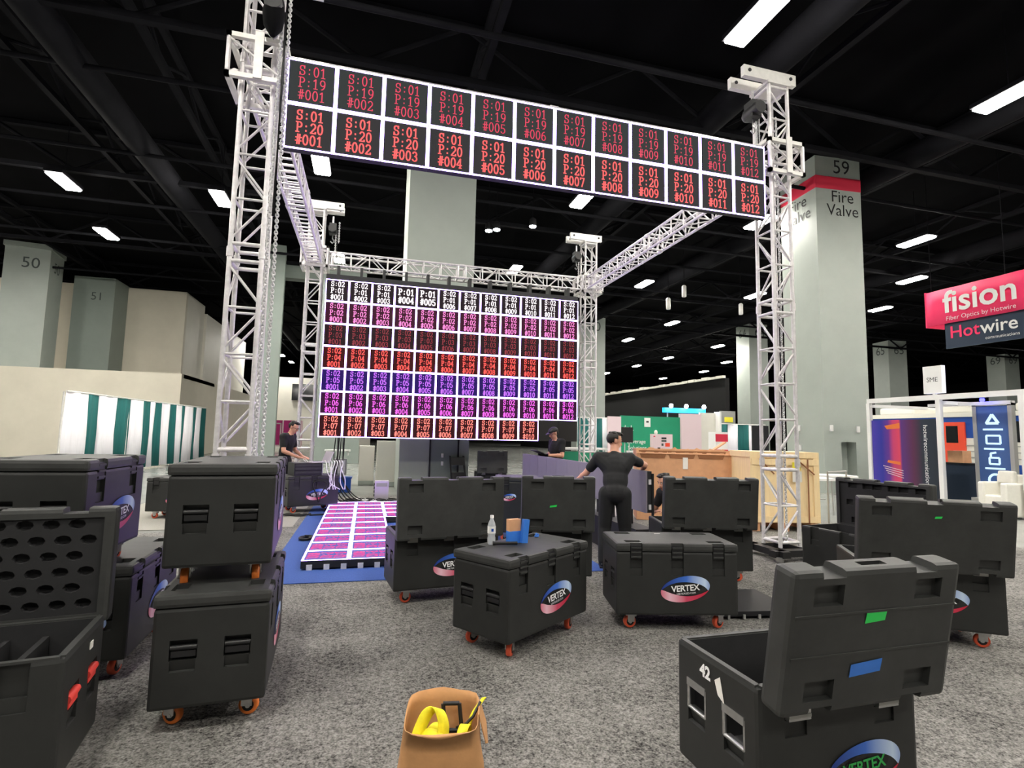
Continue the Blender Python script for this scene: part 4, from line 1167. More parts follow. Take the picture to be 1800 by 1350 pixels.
        if not cap:
            for i in range(6): b.ell(c0 + u * (0.085 - 0.004 * i) + f * (0.05 - 0.02 * i) + r * 0.02 * math.sin(i * 2), (0.045, 0.04, 0.018), 'hair', hr, 10, 6)
            b.ell(c0 + u * 0.075 + f * 0.085, (0.045, 0.022, 0.02), 'hair', hr, 10, 6)
        ho = b.build('hair', t); sd2 = ho.modifiers.new('t', 'SOLIDIFY'); sd2.thickness = 0.006; sd2.offset = -1
    if cap:
        b = MB(); vs = []; nu, nv = 24, 7; c0 = H + u * 0.045 - f * 0.012
        for j in range(nv + 1):
            th = PI / 2 * j / nv
            for i in range(nu):
                a = 2 * PI * i / nu
                vs.append(c0 + hr @ Vector((0.09 * math.sin(th) * math.cos(a), 0.112 * math.sin(th) * math.sin(a), 0.088 * math.cos(th))))
        b.mesh(vs, [(j * nu + i, (j + 1) * nu + i, (j + 1) * nu + (i + 1) % nu, j * nu + (i + 1) % nu) for j in range(nv) for i in range(nu)], 'black', True)
        co = b.build('cap', t); co.modifiers.new('t', 'SOLIDIFY').thickness = 0.005
        b = MB(); vs = []
        for i in range(11):
            a = PI * i / 10; q = hr @ Vector((0.085 * math.cos(a), 0.1 + 0.085 * math.sin(a), 0.0 - 0.012 * math.sin(a)))
            q0 = hr @ Vector((0.088 * math.cos(a), 0.06 + 0.04 * math.sin(a), 0.004)); vs += [c0 + q0, c0 + q]
        b.mesh(vs, [(2 * i, 2 * i + 1, 2 * i + 3, 2 * i + 2) for i in range(10)], 'black', True)
        bo2 = b.build('cap_brim', co); bo2.modifiers.new('t', 'SOLIDIFY').thickness = 0.005
    if glasses:
        b = MB()
        for sg in (-1, 1):
            e = H + r * sg * 0.032 + f * 0.095 + u * 0.006
            b.path([e + r * 0.026 * math.cos(2 * PI * i / 12) + u * 0.018 * math.sin(2 * PI * i / 12) for i in range(13)], 0.003, 'ink', 5)
            b.tube(H + r * sg * 0.06 + f * 0.09 + u * 0.012, H + r * sg * 0.083 - f * 0.02 + u * 0.012, 0.0028, 'ink', 5)
        b.tube(H + r * 0.008 + f * 0.098 + u * 0.01, H - r * 0.008 + f * 0.098 + u * 0.01, 0.0025, 'ink', 5)
        b.build('glasses', t)
    return t
# operator, local facing -y; turned so that he faces +x
J = pose()
J.update(cst=V3(0, -0.05, 1.25), nck=V3(0, -0.1, 1.43), hd=V3(0, -0.16, 1.565), shl=V3(0.19, -0.06, 1.38), shr=V3(-0.19, -0.06, 1.38),
         ell=V3(0.25, -0.1, 1.1), wrl=V3(0.12, -0.33, 0.98), elr=V3(-0.25, -0.1, 1.1), wrr=V3(-0.1, -0.33, 0.98))
person('man in black T-shirt and glasses leaning over a laptop', (-1.56, 11.66, 0), R(72), 1.0, J, (V3(0, -1, -0.45), V3(0, -0.3, 1)), {'l': (V3(-0.3, -1, -0.1), V3(0, 0, -1)), 'r': (V3(0.3, -1, -0.1), V3(0, 0, -1))}, glasses=True)
# cap man, facing -x
J = pose()
J.update(cst=V3(0, -0.02, 1.26), nck=V3(0, -0.05, 1.44), hd=V3(0, -0.09, 1.58), ell=V3(0.26, -0.04, 1.14), wrl=V3(0.1, -0.28, 1.14), elr=V3(-0.26, -0.02, 1.14), wrr=V3(-0.08, -0.26, 1.12))
person('man in black cap and T-shirt with black gloves holding a tablet', (3.76, 10.3, 0), R(-78), 0.985, J, (V3(0, -1, -0.4), V3(0, -0.3, 1)), {'l': (V3(-0.2, -1, 0.1), V3(0, 0, 1)), 'r': (V3(0.2, -1, 0.1), V3(0, 0, 1))}, cap=True, gloves=True)
tb = thing('tablet', 'dark tablet held in the gloved hands of the man in a cap', 'tablet', (3.3, 10.18, 1.19), R(-78), rot=(R(-20), 0, R(-78)))
MB().box((0, -0.0, 0), (0.26, 0.18, 0.012), 'black').build('case', tb); MB().bb(-0.12, 0.12, -0.08, 0.08, 0.006, 0.008, 'glass_black').build('screen', tb)
# standing man seen from behind
J = pose()
J.update(pel=V3(0, 0.06, 0.92), cst=V3(-0.02, -0.06, 1.22), nck=V3(-0.01, -0.12, 1.41), hd=V3(-0.015, -0.16, 1.555), shl=V3(0.195, -0.12, 1.335), shr=V3(-0.205, -0.1, 1.335),
         elr=V3(-0.42, -0.26, 1.25), wrr=V3(-0.42, -0.48, 1.17), ell=V3(0.36, -0.2, 1.12), wrl=V3(0.46, -0.38, 1.02),
         hil=V3(0.1, 0.05, 0.89), hir=V3(-0.1, 0.05, 0.89), knl=V3(0.125, 0.02, 0.48), knr=V3(-0.125, 0.02, 0.48), anl=V3(0.15, 0.12, 0.09), anr=V3(-0.15, 0.12, 0.09))
person('man in black T-shirt seen from behind leaning on the grey panels', (2.91, 5.95, 0), R(160), 0.94, J, (V3(-0.93, -0.3, -0.22), V3(-0.1, 0, 1)), {'l': (V3(0.3, -1, -0.3), V3(0, 0, -1)), 'r': (V3(0, -1, -0.3), V3(0, 0, -1))})
# crouching man hidden behind the panels
J = pose()
J.update(pel=V3(0, 0.1, 0.42), cst=V3(0, -0.08, 0.7), nck=V3(0, -0.18, 0.86), hd=V3(0, -0.26, 0.97), shl=V3(0.18, -0.15, 0.8), shr=V3(-0.18, -0.15, 0.8),
         ell=V3(0.28, -0.2, 0.56), wrl=V3(0.16, -0.42, 0.6), elr=V3(-0.28, -0.2, 0.56), wrr=V3(-0.16, -0.42, 0.62), hil=V3(0.1, 0.08, 0.4), hir=V3(-0.1, 0.08, 0.4),
         knl=V3(0.18, -0.3, 0.5), knr=V3(-0.2, -0.28, 0.1), anl=V3(0.16, -0.18, 0.09), anr=V3(-0.14, 0.2, 0.09))
person('crouching person in black mostly hidden behind the grey panels', (4.16, 6.55, 0), R(-80), 0.95, J, (V3(0, -1, -0.3), V3(0, -0.3, 1)), {'l': (V3(-0.2, -1, 0), V3(0, 0, -1)), 'r': (V3(0.2, -1, 0), V3(0, 0, -1))})

# operator desk: rack and laptop on case
rk = thing('rack_unit', 'black rack case standing on the operator case', 'rack', (-0.98, 10.98, 0.677), R(20))
MB().bb(-0.36, 0.14, -0.24, 0.26, 0.0, 0.23, 'black').build('shell', rk)
for z in (0.06, 0.13, 0.19): MB().bb(-0.34, 0.12, -0.25, -0.238, z - 0.022, z + 0.022, 'case_lid').build('rack_module', rk)
MB().bb(0.14, 0.16, -0.22, 0.24, 0.01, 0.22, 'grey_plate').build('side_panel', rk)
lp = thing('laptop', 'open silver laptop on the rack in front of the operator', 'laptop', (-0.86, 10.92, 0.909), R(30))
MB().bb(-0.16, 0.16, -0.11, 0.11, 0.0, 0.015, 'laptop').build('keyboard_base', lp)
MB().box((0.2, 0, 0.105), (0.012, 0.32, 0.22), 'laptop', Matrix.Rotation(R(22), 3, 'Y')).build('screen_lid', lp)
MB().ell((0.21, 0, 0.11), (0.004, 0.022, 0.026), 'logo_white', Matrix.Rotation(R(22), 3, 'Y'), 10, 6).build('lid_emblem', lp)

# ================================================================== BACKGROUND
# pipe and drape
def drape_row(label, p0, p1, widths, h0=0.05, h1=2.44, amp=0.05):
    p0 = Vector(p0); p1 = Vector(p1); d = (p1 - p0); L = d.length
    t = thing('pipe_and_drape', label, 'drape', (p0.x, p0.y, 0), math.atan2(d.y, d.x))
    tot = sum(a for a, _ in widths); x = 0.0
    for a, c in widths:
        wd = a / tot * L; b = MB(); n = max(6, int(wd / 0.12)); vs = []
        for i in range(n + 1):
            xx = x + wd * i / n
            vs += [(xx + 0.03, amp * math.sin(xx * 9) * 1.4, h0), (xx, amp * math.sin(xx * 9 + 0.6) * 1.1, (h0 + h1) / 2), (xx, amp * 0.6 * math.sin(xx * 9), h1)]
        b.mesh(vs, [(3 * i + k, 3 * i + 3 + k, 3 * i + 4 + k, 3 * i + 1 + k) for i in range(n) for k in range(2)], 'drape_' + c, True)
        o = b.build('drape', t); o.modifiers.new('t', 'SOLIDIFY').thickness = 0.01
        x += wd
    MB().tube((0, 0, h1 + 0.02), (L, 0, h1 + 0.02), 0.025, 'alu_white', 8).build('crossbar', t)
    k = max(2, int(L / 3) + 1)
    for i in range(k):
        xx = L * i / (k - 1); MB().tube((xx, 0.06, 0), (xx, 0.06, h1), 0.025, 'alu_white', 8).build('upright', t)
        MB().bb(xx - 0.2, xx + 0.2, -0.14, 0.26, 0, 0.012, 'steel').build('base_plate', t)
    return t
W_, G_ = 'white', 'green'
drape_row('green and white striped drape along the left wall', (-8.0, 17.4), (-7.4, 28.4), [(1.5, W_), (.85, G_), (1.5, W_), (1.35, G_), (1.2, W_), (.85, G_), (.65, W_), (.6, G_), (1.15, W_), (.8, G_), (.85, W_), (.65, G_), (1.2, W_), (.7, G_), (.8, W_), (.7, G_)])
drape_row('green and white drape behind the standing man', (9.4, 23), (11.5, 23), [(.6, G_), (.5, W_), (.3, G_), (.35, W_), (.3, G_), (.4, W_)], h1=2.35)
drape_row('green and white drape behind the cardboard box', (16.9, 23.3), (19.9, 23.3), [(.8, G_), (.6, W_), (.7, G_), (.6, W_), (.5, G_)], h1=2.25)
# pink booth far left
pb = thing('booth_wall', 'magenta booth wall with framed doorway far behind the operator', 'booth', (-7.1, 42, 0))
MB().bb(0, 2.6, 0, 0.1, 0.4, 2.2, 'magenta').build('panel', pb)
for x in (0.05, 1.28, 2.1, 2.55): MB().bb(x - 0.04, x + 0.04, -0.06, 0, 0.4, 2.2, 'booth_pink').build('mullion', pb)
MB().bb(0.42, 0.5, -0.08, 0, 0.4, 2.0, 'booth_pink').build('door_jamb', pb); MB().bb(1.1, 1.18, -0.08, 0, 0.4, 2.0, 'booth_pink').build('door_jamb', pb); MB().bb(0.42, 1.18, -0.08, 0, 1.92, 2.0, 'booth_pink').build('door_head', pb)
MB().bb(0, 2.6, -0.05, 0.1, 0.3, 0.42, 'booth_pink').build('skirting', pb)
# white units and boxes below the back screen
def cabinet_unit(label, x0, x1, y, z1, m, dd=0.5):
    t = thing('wall_panel', label, 'panel', ((x0 + x1) / 2, y, 0))
    wdt = x1 - x0
    MB().bb(-wdt / 2, wdt / 2, 0, dd, 0, z1, m).build('body', t); MB().bb(-wdt / 2 + 0.03, wdt / 2 - 0.03, -0.015, 0, 0.16, z1 - 0.04, 'offwhite').build('door', t)
    MB().bb(-wdt / 2, wdt / 2, -0.03, 0, 0.0, 0.12, 'column').build('plinth', t)
cabinet_unit('narrow white panel left of two below the back screen', -0.15, 0.27, 16.0, 1.1, 'offwhite')
cabinet_unit('tall white panel right of two below the back screen', 0.33, 0.84, 15.6, 1.26, 'offwhite')
sh = thing('wall_shelf', 'small white shelf on the grey green column', 'shelf', (-0.75, 16.2, 0.94)); MB().bb(-0.35, 0.35, -0.15, 0.15, 0, 0.04, 'white').build('board', sh); MB().bb(-0.3, -0.27, -0.1, 0.15, -0.12, 0, 'white').build('bracket', sh); MB().bb(0.27, 0.3, -0.1, 0.15, -0.12, 0, 'white').build('bracket', sh)
MB().bb(-0.03, 0.03, 0.0, 0.1, -0.94, 0, 'white').build('support_post', sh)
eb2 = thing('junction_box', 'grey electrical box behind the hanging cables', 'electrical box', (-0.62, 15.0, 0.36)); MB().bb(-0.17, 0.17, 0, 0.2, 0, 0.42, 'grey_plate').build('box', eb2); MB().bb(-0.13, 0.13, -0.02, 0, 0.04, 0.38, 'alu').build('door', eb2); MB().bb(-0.05, 0.05, 0.05, 0.15, -0.36, 0, 'grey_plate').build('stand', eb2)
bc = thing('crate', 'blue plastic crate under the grey electrical box', 'crate', (-0.5, 14.2, 0.0)); MB().bb(-0.2, 0.2, -0.15, 0.15, 0, 0.36, 'rail_blue').build('tub', bc); MB().bb(-0.22, 0.22, -0.17, 0.17, 0.34, 0.38, 'rail_blue').build('rim', bc)
rb = thing('power_box', 'white power distribution box standing among the floor cables', 'box', (0.4, 12.55, 0)); MB().bb(-0.15, 0.15, -0.12, 0.12, 0.0, 0.42, 'laptop').build('body', rb)
for i in range(4): MB().bb(-0.17, -0.15, -0.06, 0.0, 0.08 + i * 0.08, 0.13 + i * 0.08, 'black').build('socket', rb)
MB().bb(-0.12, 0.12, -0.13, -0.12, 0.3, 0.38, 'grey_plate').build('panel', rb)
GF = 'small items on the floor below the screen'
for i, (x, y) in enumerate(((0.05, 12.1), (0.22, 11.9), (-0.08, 12.3))):
    tag(MB().box((0, 0, 0.03), (0.14, 0.08, 0.06), 'white', Matrix.Rotation(i, 3, 'Z')).lathe([(0.02, 0.06), (0.02, 0.09)], 'grey_plate', 8).build('power_adapter', None, (x, y, 0)), 'white power adapter among the floor cables', 'adapter', GF)
# dark opening in the centre column base
dc = thing('column_recess', 'dark grey service recess at the base of the centre column', 'panel', (1.95, 13.7, 0)); MB().bb(-0.35, 0.35, 0.0, 0.03, 0.0, 1.5, 'column_dark').build('panel', dc)
for x in (-0.36, 0.36): MB().bb(x - 0.02, x + 0.02, -0.03, 0.0, 0, 1.5, 'black').build('frame', dc)
for z in (0.75, 0.95): MB().lathe([(0.03, -0.05), (0.03, 0.05)], 'white', 8, (-0.05, -0.04, z)).build('valve', dc)
for i, lb in enumerate(('black folded chair leaning beside the centre column', 'black folded chair propped behind the first folded chair')):
    ch = thing('folding_chair', lb, 'chair', (2.3, 13.15 + 0.14 * i, 0), R(10))
    for s_ in (-0.18, 0.18): MB().tube((s_, 0, 0), (s_, 0.3, 0.95), 0.014, 'black', 6).build('leg', ch)
    MB().box((0, 0.24, 0.82), (0.36, 0.02, 0.2), 'black', Matrix.Rotation(R(-17), 3, 'X')).build('backrest', ch); MB().box((0, 0.1, 0.4), (0.36, 0.03, 0.3), 'black', Matrix.Rotation(R(-17), 3, 'X')).build('seat', ch)

# green booth
gb = thing('booth_wall', 'green booth wall with white lettering and pink end panels', 'booth', (10.2, 21.5, 0))
MB().bb(0.0, 0.62, 0, 0.1, 0, 2.4, 'booth_pink').build('end_panel', gb)
MB().bb(0.62, 3.55, 0, 0.12, 0, 2.45, 'booth_green').build('green_panel', gb)
MB().bb(3.55, 4.6, -0.1, 0.1, 0, 2.62, 'booth_pink').build('tall_panel', gb)
MB().bb(4.6, 5.5, 0.0, 0.1, 0, 2.7, 'offwhite').build('white_panel', gb); MB().bb(5.42, 5.52, -0.3, 0.1, 0, 2.75, 'white').build('edge_post', gb)
put_text(gb, text_mesh('dr.L', 0.34, 'white', 0.004), (0.95, -0.02, 1.9), FRONT)
put_text(gb, text_mesh('Beverage', 0.25, 'white', 0.004), (1.35, -0.02, 1.32), FRONT)
put_text(gb, text_mesh('Solutions', 0.25, 'white', 0.004), (1.4, -0.02, 1.04), FRONT)
MB().bb(1.75, 2.05, -0.02, 0.0, 1.98, 2.38, 'white').build('notice', gb); MB().bb(1.84, 1.96, -0.03, -0.02, 2.17, 2.24, 'ink').build('notice_mark', gb)
bs2 = thing('light_box', 'glowing blue sign box with three spotlights above the green booth', 'sign', (13.4, 22.2, 2.7)); MB().bb(0, 2.2, 0, 0.2, 0, 0.22, 'sign_cyan').build('box', bs2)
for x in (0.2, 2.0): MB().tube((x, 0.1, -2.71), (x, 0.1, 0.0), 0.03, 'grey_plate', 8).build('post', bs2)
for x in (0.25, 1.05, 2.0):
    MB().lathe([(0.05, -0.06), (0.11, 0.0), (0.11, 0.05)], 'black', 12, (x, -0.1, 0.3)).build('spot_can', bs2); MB().ell((x, -0.15, 0.3), (0.1, 0.06, 0.1), 'spot_lens', None, 10, 8).build('spot_bulb', bs2)
mo = thing('monitor_stand', 'black monitor on a thin stand in front of the green booth', 'monitor', (6.31, 12.2, 0)); MB().bb(-0.15, 0.15, -0.02, 0.03, 1.38, 1.76, 'black').build('screen', mo); MB().tube((0.06, 0.02, 0), (0.06, 0.02, 1.4), 0.012, 'alu', 8).build('pole', mo); MB().tube((-0.06, 0.02, 0), (-0.06, 0.02, 1.4), 0.012, 'alu', 8).build('pole', mo); MB().bb(-0.2, 0.2, -0.15, 0.15, 0, 0.015, 'alu').build('foot', mo)
gt = thing('display_table', 'green and white table frame behind the standing man', 'table', (5.6, 13.6, 0)); MB().bb(-0.7, 0.7, -0.3, 0.3, 1.15, 1.2, 'white').build('top', gt); MB().bb(-0.7, 0.7, -0.28, 0.28, 0.85, 1.1, 'booth_green').build('apron', gt)
for x in (-0.66, 0.66):
    for y in (-0.26, 0.26): MB().bb(x - 0.03, x + 0.03, y - 0.03, y + 0.03, 0, 1.15, 'white').build('leg', gt)
wc = thing('counter', 'tall white counter behind the grey panels', 'counter', (8.35, 14.2, 0)); MB().bb(-0.52, 0.52, 0, 0.6, 0, 1.12, 'white').build('body', wc); MB().bb(-0.55, 0.55, -0.04, 0.64, 1.12, 1.17, 'grey_plate').build('top', wc)
w2 = thing('side_frame', 'small white open frame beside the tall white counter', 'frame', (7.5, 14.0, 0))
for x in (-0.25, 0.25): MB().bb(x - 0.025, x + 0.025, -0.02, 0.02, 0, 1.1, 'white').build('post', w2)
MB().bb(-0.28, 0.28, -0.03, 0.03, 1.08, 1.13, 'white').build('rail', w2)
pk = thing('sticker_box', 'pale pink panel with stickers standing on the white counter', 'box', (8.52, 14.25, 1.17)); MB().bb(-0.34, 0.34, 0, 0.12, 0, 0.45, 'booth_pink').build('board', pk)
for (x, z, w1, h1, m) in ((0.05, 0.33, 0.16, 0.05, 'ink'), (0.05, 0.25, 0.16, 0.05, 'ink_grey'), (0.17, 0.14, 0.15, 0.11, 'rail_red'), (0.0, 0.14, 0.06, 0.07, 'ink_grey'), (-0.12, 0.03, 0.09, 0.05, 'ink'), (-0.27, 0.38, 0.05, 0.03, 'red_paint')):
    MB().bb(x - w1 / 2, x + w1 / 2, -0.01, 0, z - h1 / 2, z + h1 / 2, m).build('sticker', pk)
MB().ell((-0.18, 0.06, 0.5), (0.05, 0.05, 0.07), 'offwhite', None, 10, 6).build('knob', pk)
rc = thing('drinks_cabinet', 'red and white cabinet beside the booth wall', 'cabinet', (11.86, 16, 0)); MB().bb(-0.24, 0.24, 0, 0.4, 0, 1.75, 'white').build('body', rc); MB().bb(-0.245, 0.245, -0.01, 0.0, 1.42, 1.68, 'red_paint').build('top_panel', rc); MB().bb(-0.245, 0.245, -0.01, 0.0, 0.9, 1.15, 'red_paint').build('lower_panel', rc)
gy2 = thing('sign_panel', 'grey panel with a yellow sign above the drape', 'sign', (18.35, 24.2, 0)); MB().bb(-0.45, 0.45, 0, 0.1, 0, 2.98, 'grey_plate').build('panel', gy2); MB().bb(-0.22, 0.28, -0.02, 0, 2.4, 2.66, 'tape_yellow').build('yellow_sign', gy2)
bk = thing('freestanding_board', 'black display panel in front of the drape beside the tower', 'panel', (15.9, 18.9, 0)); MB().bb(-0.4, 0.4, 0, 0.06, 0.4, 2.1, 'black').build('panel', bk); MB().bb(-0.5, 0.5, -0.1, 0.16, 0, 0.05, 'black').build('foot', bk); MB().bb(-0.03, 0.03, 0.0, 0.06, 0.05, 0.4, 'black').build('post', bk)
# cardboard box with open flaps
cx = thing('cardboard_box', 'long open cardboard carton behind the open case', 'box', (5.84, 9.12, 0), R(-23))
MB().bb(-0.85, 0.85, -0.35, -0.34, 0.0, 1.3, 'cardboard').build('front_wall', cx); MB().bb(-0.85, 0.85, 0.34, 0.35, 0.0, 1.3, 'cardboard').build('back_wall', cx)
for s_ in (-1, 1): MB().bb(s_ * 0.85 - 0.005, s_ * 0.85 + 0.005, -0.35, 0.35, 0, 1.3, 'cardboard').build('end_wall', cx)
MB().bb(-0.84, 0.84, -0.34, 0.34, 0.0, 0.02, 'cardboard').build('base', cx)
for i in range(3):
    x = -0.55 + i * 0.52
    b = MB(); b.poly([(x - 0.22, -0.358, 1.14), (x + 0.2, -0.358, 1.14), (x + 0.26, -0.362, 1.28), (x - 0.27, -0.362, 1.28)], 'cardboard_dark'); b.build('torn_flap', cx)
b = MB(); n = 22; vs = []
for i in range(n + 1):
    x = -0.86 + 1.72 * i / n; vs += [(x, -0.37, 1.22), (x, -0.34, 1.31 + 0.03 * math.sin(i * 2.3) + 0.015 * math.sin(i * 5))]
b.mesh(vs, [(2 * i, 2 * i + 2, 2 * i + 3, 2 * i + 1) for i in range(n)], 'cardboard'); b.build('ragged_rim', cx).modifiers.new('t', 'SOLIDIFY').thickness = 0.01
MB().bb(-0.02, 0.07, -0.365, -0.36, 0.95, 1.16, 'tape_white').build('paper_label', cx)
MB().box((0.72, 0.1, 1.37), (0.3, 0.2, 0.02), 'cardboard', Matrix.Rotation(R(-35), 3, 'Y')).build('raised_flap', cx)
# plywood crate
kt = thing('shipping_crate', 'tall pale wooden crate behind the right front tower', 'crate', (6.93, 7.95, 0), R(-12))
MB().bb(-0.58, 0.58, -0.35, 0.35, 0.14, 1.3, 'plywood').build('box', kt)
MB().bb(-0.6, 0.6, -0.37, 0.37, 1.22, 1.32, 'plywood').build('lid', kt)
for x in (-0.55, 0.0, 0.55): MB().bb(x - 0.05, x + 0.05, -0.37, -0.35, 0.14, 1.22, 'plywood').build('batten', kt)
for z in (0.2, 1.15): MB().bb(-0.58, 0.58, -0.38, -0.37, z - 0.05, z + 0.05, 'plywood').build('batten', kt)
for x in (-0.5, 0.0, 0.5): MB().bb(x - 0.06, x + 0.06, -0.35, 0.35, 0.0, 0.14, 'cardboard').build('skid', kt)
for (x0, x1) in ((0.2, 0.5), (-0.45, -0.2)):
    b = MB(); b.tube((x0, -0.39, 1.2), (x1, -0.39, 0.95), 0.012, 'cardboard_dark', 6); b.build('strap', kt)
MB().bb(0.38, 0.4, -0.395, -0.385, 0.14, 1.2, 'cardboard_dark').build('strap', kt)
MB().bb(0.12, 0.26, -0.392, -0.388, 1.02, 1.15, 'tape_yellow').build('yellow_label', kt); MB().bb(0.12, 0.28, -0.391, -0.387, 0.82, 1.0, 'tape_white').build('paper_label', kt)
# white tables and rail at right
for i, (x, y, lb) in enumerate(((8.95, 9.4, 'white folding table beside the wooden crate'), (10.3, 10.2, 'white folding table beside the grey column base'))):
    tt = thing('folding_table', lb, 'table', (x, y, 0), R(-10 - 8 * i)); MB().bb(-0.6, 0.6, -0.3, 0.3, 0.7, 0.745, 'white').build('top', tt)
    for xx in (-0.5, 0.5):
        for yy in (-0.22, 0.22): MB().tube((xx, yy, 0), (xx * 0.94, yy, 0.7), 0.015, 'grey_plate', 8).build('leg', tt)
    MB().tube((-0.48, 0, 0.3), (0.48, 0, 0.3), 0.012, 'grey_plate', 6).build('stretcher', tt)
stt = thing('chair', 'white rounded chair beside the wooden crate', 'chair', (8.35, 8.7, 0)); MB().ell((0, 0, 0.72), (0.22, 0.18, 0.16), 'white', None, 14, 8).build('seat_shell', stt); MB().lathe([(0.2, 0), (0.2, 0.02), (0.03, 0.05), (0.03, 0.58)], 'grey_plate', 14).build('pedestal', stt)
rl = thing('barrier', 'thin grey metal barrier standing beside the white tables', 'barrier', (7.75, 7.6, 0), R(20))
for x in (0, 0.7): MB().tube((x, 0, 0), (x, 0, 0.98), 0.016, 'grey_plate', 8).build('post', rl)
MB().tube((0, 0, 0.98), (0.7, 0, 0.98), 0.016, 'grey_plate', 8).build('rail', rl)
# poster booth at right
pf = thing('booth_frame', 'white framed booth structure with posts and roof beam', 'booth', (13.2, 11.5, 0), R(-90))
MB().bb(-0.02, 3.7, -0.06, 0.06, 2.56, 2.68, 'white').build('roof_beam', pf); MB().bb(-0.05, 0.05, -0.05, 0.05, 0, 2.56, 'white').build('post', pf); MB().bb(1.83, 1.93, -0.1, 0.0, 0, 2.56, 'white').build('post', pf)
MB().bb(3.5, 3.66, -0.08, 0.08, 0, 2.56, 'white').build('post', pf); MB().bb(0.0, 0.08, 0.0, 2.0, 2.45, 2.53, 'white').build('roof_beam', pf); MB().bb(1.84, 1.92, 0.0, 2.0, 2.45, 2.53, 'white').build('roof_beam', pf)
MB().bb(1.2, 3.0, 0.5, 0.56, 2.42, 2.5, 'white').build('light_rail', pf)
po = thing('poster', 'large blue purple poster wall with vertical white web address', 'poster', (13.2, 10.56, 0.0), R(-90))
MB().bb(-0.91, 0.91, 0.02, 0.06, 0.0, 2.1, 'sign_navy').build('wall', po)
MB().bb(-0.91, 0.91, 0.0, 0.02, 0.0, 2.1, 'poster').build('print', po)
b = MB(); b.poly([(-0.52, -0.003, 1.95), (-0.1, -0.003, 2.02), (-0.1, -0.003, 1.88), (-0.45, -0.003, 1.86)], 'tyre_orange'); b.poly([(-0.48, -0.003, 1.0), (-0.12, -0.003, 0.95), (-0.12, -0.003, 1.03), (-0.45, -0.003, 1.06)], 'tyre_orange'); b.build('printed_glow', po)
for i in range(4):
    b = MB(); z = 0.9 - i * 0.06; b.poly([(-0.6 + 0.04 * i, -0.003, z), (-0.05, -0.003, z - 0.1), (-0.05, -0.003, z - 0.085), (-0.6 + 0.04 * i, -0.003, z + 0.02)], 'booth_pink'); b.build('printed_streak', po)
put_text(po, text_mesh('hotwirecommunications.com', 0.155, 'white', 0.002), (0.55, -0.006, 1.05), (R(90), R(90), 0))
# blue icon sign
si = thing('icon_sign', 'upright blue sign with four white icons', 'sign', (13.75, 8.9, 0.0), R(-90))
MB().bb(-0.32, 0.32, 0.0, 0.1, 0.35, 2.4, 'sign_blue').build('panel', si)
for x in (-0.36, 0.36): MB().bb(x - 0.04, x + 0.04, -0.02, 0.1, 0.0, 2.45, 'grey_plate').build('side_rail', si)
MB().bb(-0.4, 0.4, -0.02, 0.1, 2.4, 2.5, 'white').build('head_rail', si); MB().bb(-0.4, 0.4, -0.2, 0.3, 0.0, 0.3, 'grey_plate').build('plinth', si)
for z in (1.86, 1.42, 0.98): MB().bb(-0.2, 0.2, -0.008, 0, z - 0.02, z + 0.02, 'icon_white').build('divider', si)
b = MB()
for (p, q) in (((-0.12, 2.0), (0, 2.2)), ((0, 2.2), (0.12, 2.0)), ((0.12, 2.0), (-0.12, 2.0))): b.tube((p[0], -0.005, p[1]), (q[0], -0.005, q[1]), 0.03, 'icon_white', 8)
b.build('icon', si)
b = MB()
for (p, q) in (((-0.14, 1.54), (0.14, 1.54)), ((0.14, 1.54), (0.14, 1.72)), ((0.14, 1.72), (-0.14, 1.72)), ((-0.14, 1.72), (-0.14, 1.54))): b.tube((p[0], -0.005, p[1]), (q[0], -0.005, q[1]), 0.02, 'icon_white', 8)
b.build('icon', si)
b = MB()
for (p, q) in (((-0.1, 1.08), (0.1, 1.08)), ((0.1, 1.08), (0.1, 1.22)), ((0.1, 1.22), (-0.1, 1.22)), ((-0.1, 1.22), (-0.1, 1.08)), ((-0.07, 1.22), (-0.07, 1.32)), ((-0.07, 1.32), (0.04, 1.34))): b.tube((p[0], -0.005, p[1]), (q[0], -0.005, q[1]), 0.02, 'icon_white', 8)
b.build('icon', si)
MB().path([(0.13 * math.cos(R(a)), -0.005, 0.72 + 0.13 * math.sin(R(a))) for a in range(20, 341, 20)], 0.025, 'icon_white', 8).build('icon', si)
bl = thing('accent_light', 'small blue accent light above the icon sign', 'light', (13.55, 8.95, 2.53)); MB().ell((0, 0, 0), (0.05, 0.05, 0.05), 'blue_lamp', None, 10, 8).build('bulb', bl); MB().bb(-0.03, 0.03, -0.03, 0.03, 0.03, 0.08, 'black').build('mount', bl)
# rail car
tc = thing('rail_car', 'blue and white rail car with an orange door', 'rail car', (18.0, 15.8, 0.0), R(-90))
MB().bb(0, 7.0, 0, 2.6, 1.7, 2.36, 'rail_blue').build('upper_body', tc); MB().bb(0, 7.0, 0, 2.6, 0.95, 1.7, 'rail_white').build('mid_body', tc); MB().bb(0, 7.0, 0, 2.6, 0.35, 0.95, 'rail_blue').build('lower_body', tc)
MB().bb(0, 7.0, -0.05, 2.65, 2.36, 2.5, 'rail_white').build('roof', tc)
me = bevelled((1.3, 1.4, 0.26), (0, 0, 0.13), 0.1, 'rail_white', 3)
for x in (0.9, 3.0, 5.2): link('roof_unit', me, tc, (x, 1.0, 2.5))
dr = MB().bb(2.65, 3.4, -0.05, 0.02, 0.9, 2.2, 'rail_red').build('door', tc); MB().bb(2.85, 3.2, -0.06, -0.05, 1.55, 2.08, 'glass_black').build('window', dr)
for x in (4.5, 5.3): MB().bb(x, x + 0.4, -0.03, 0.02, 1.6, 2.2, 'glass_black').build('window', tc)
for i in range(3): MB().bb(0, 7.0, -0.03, 0, 1.1 + 0.18 * i, 1.13 + 0.18 * i, 'grey_plate').build('side_rib', tc)
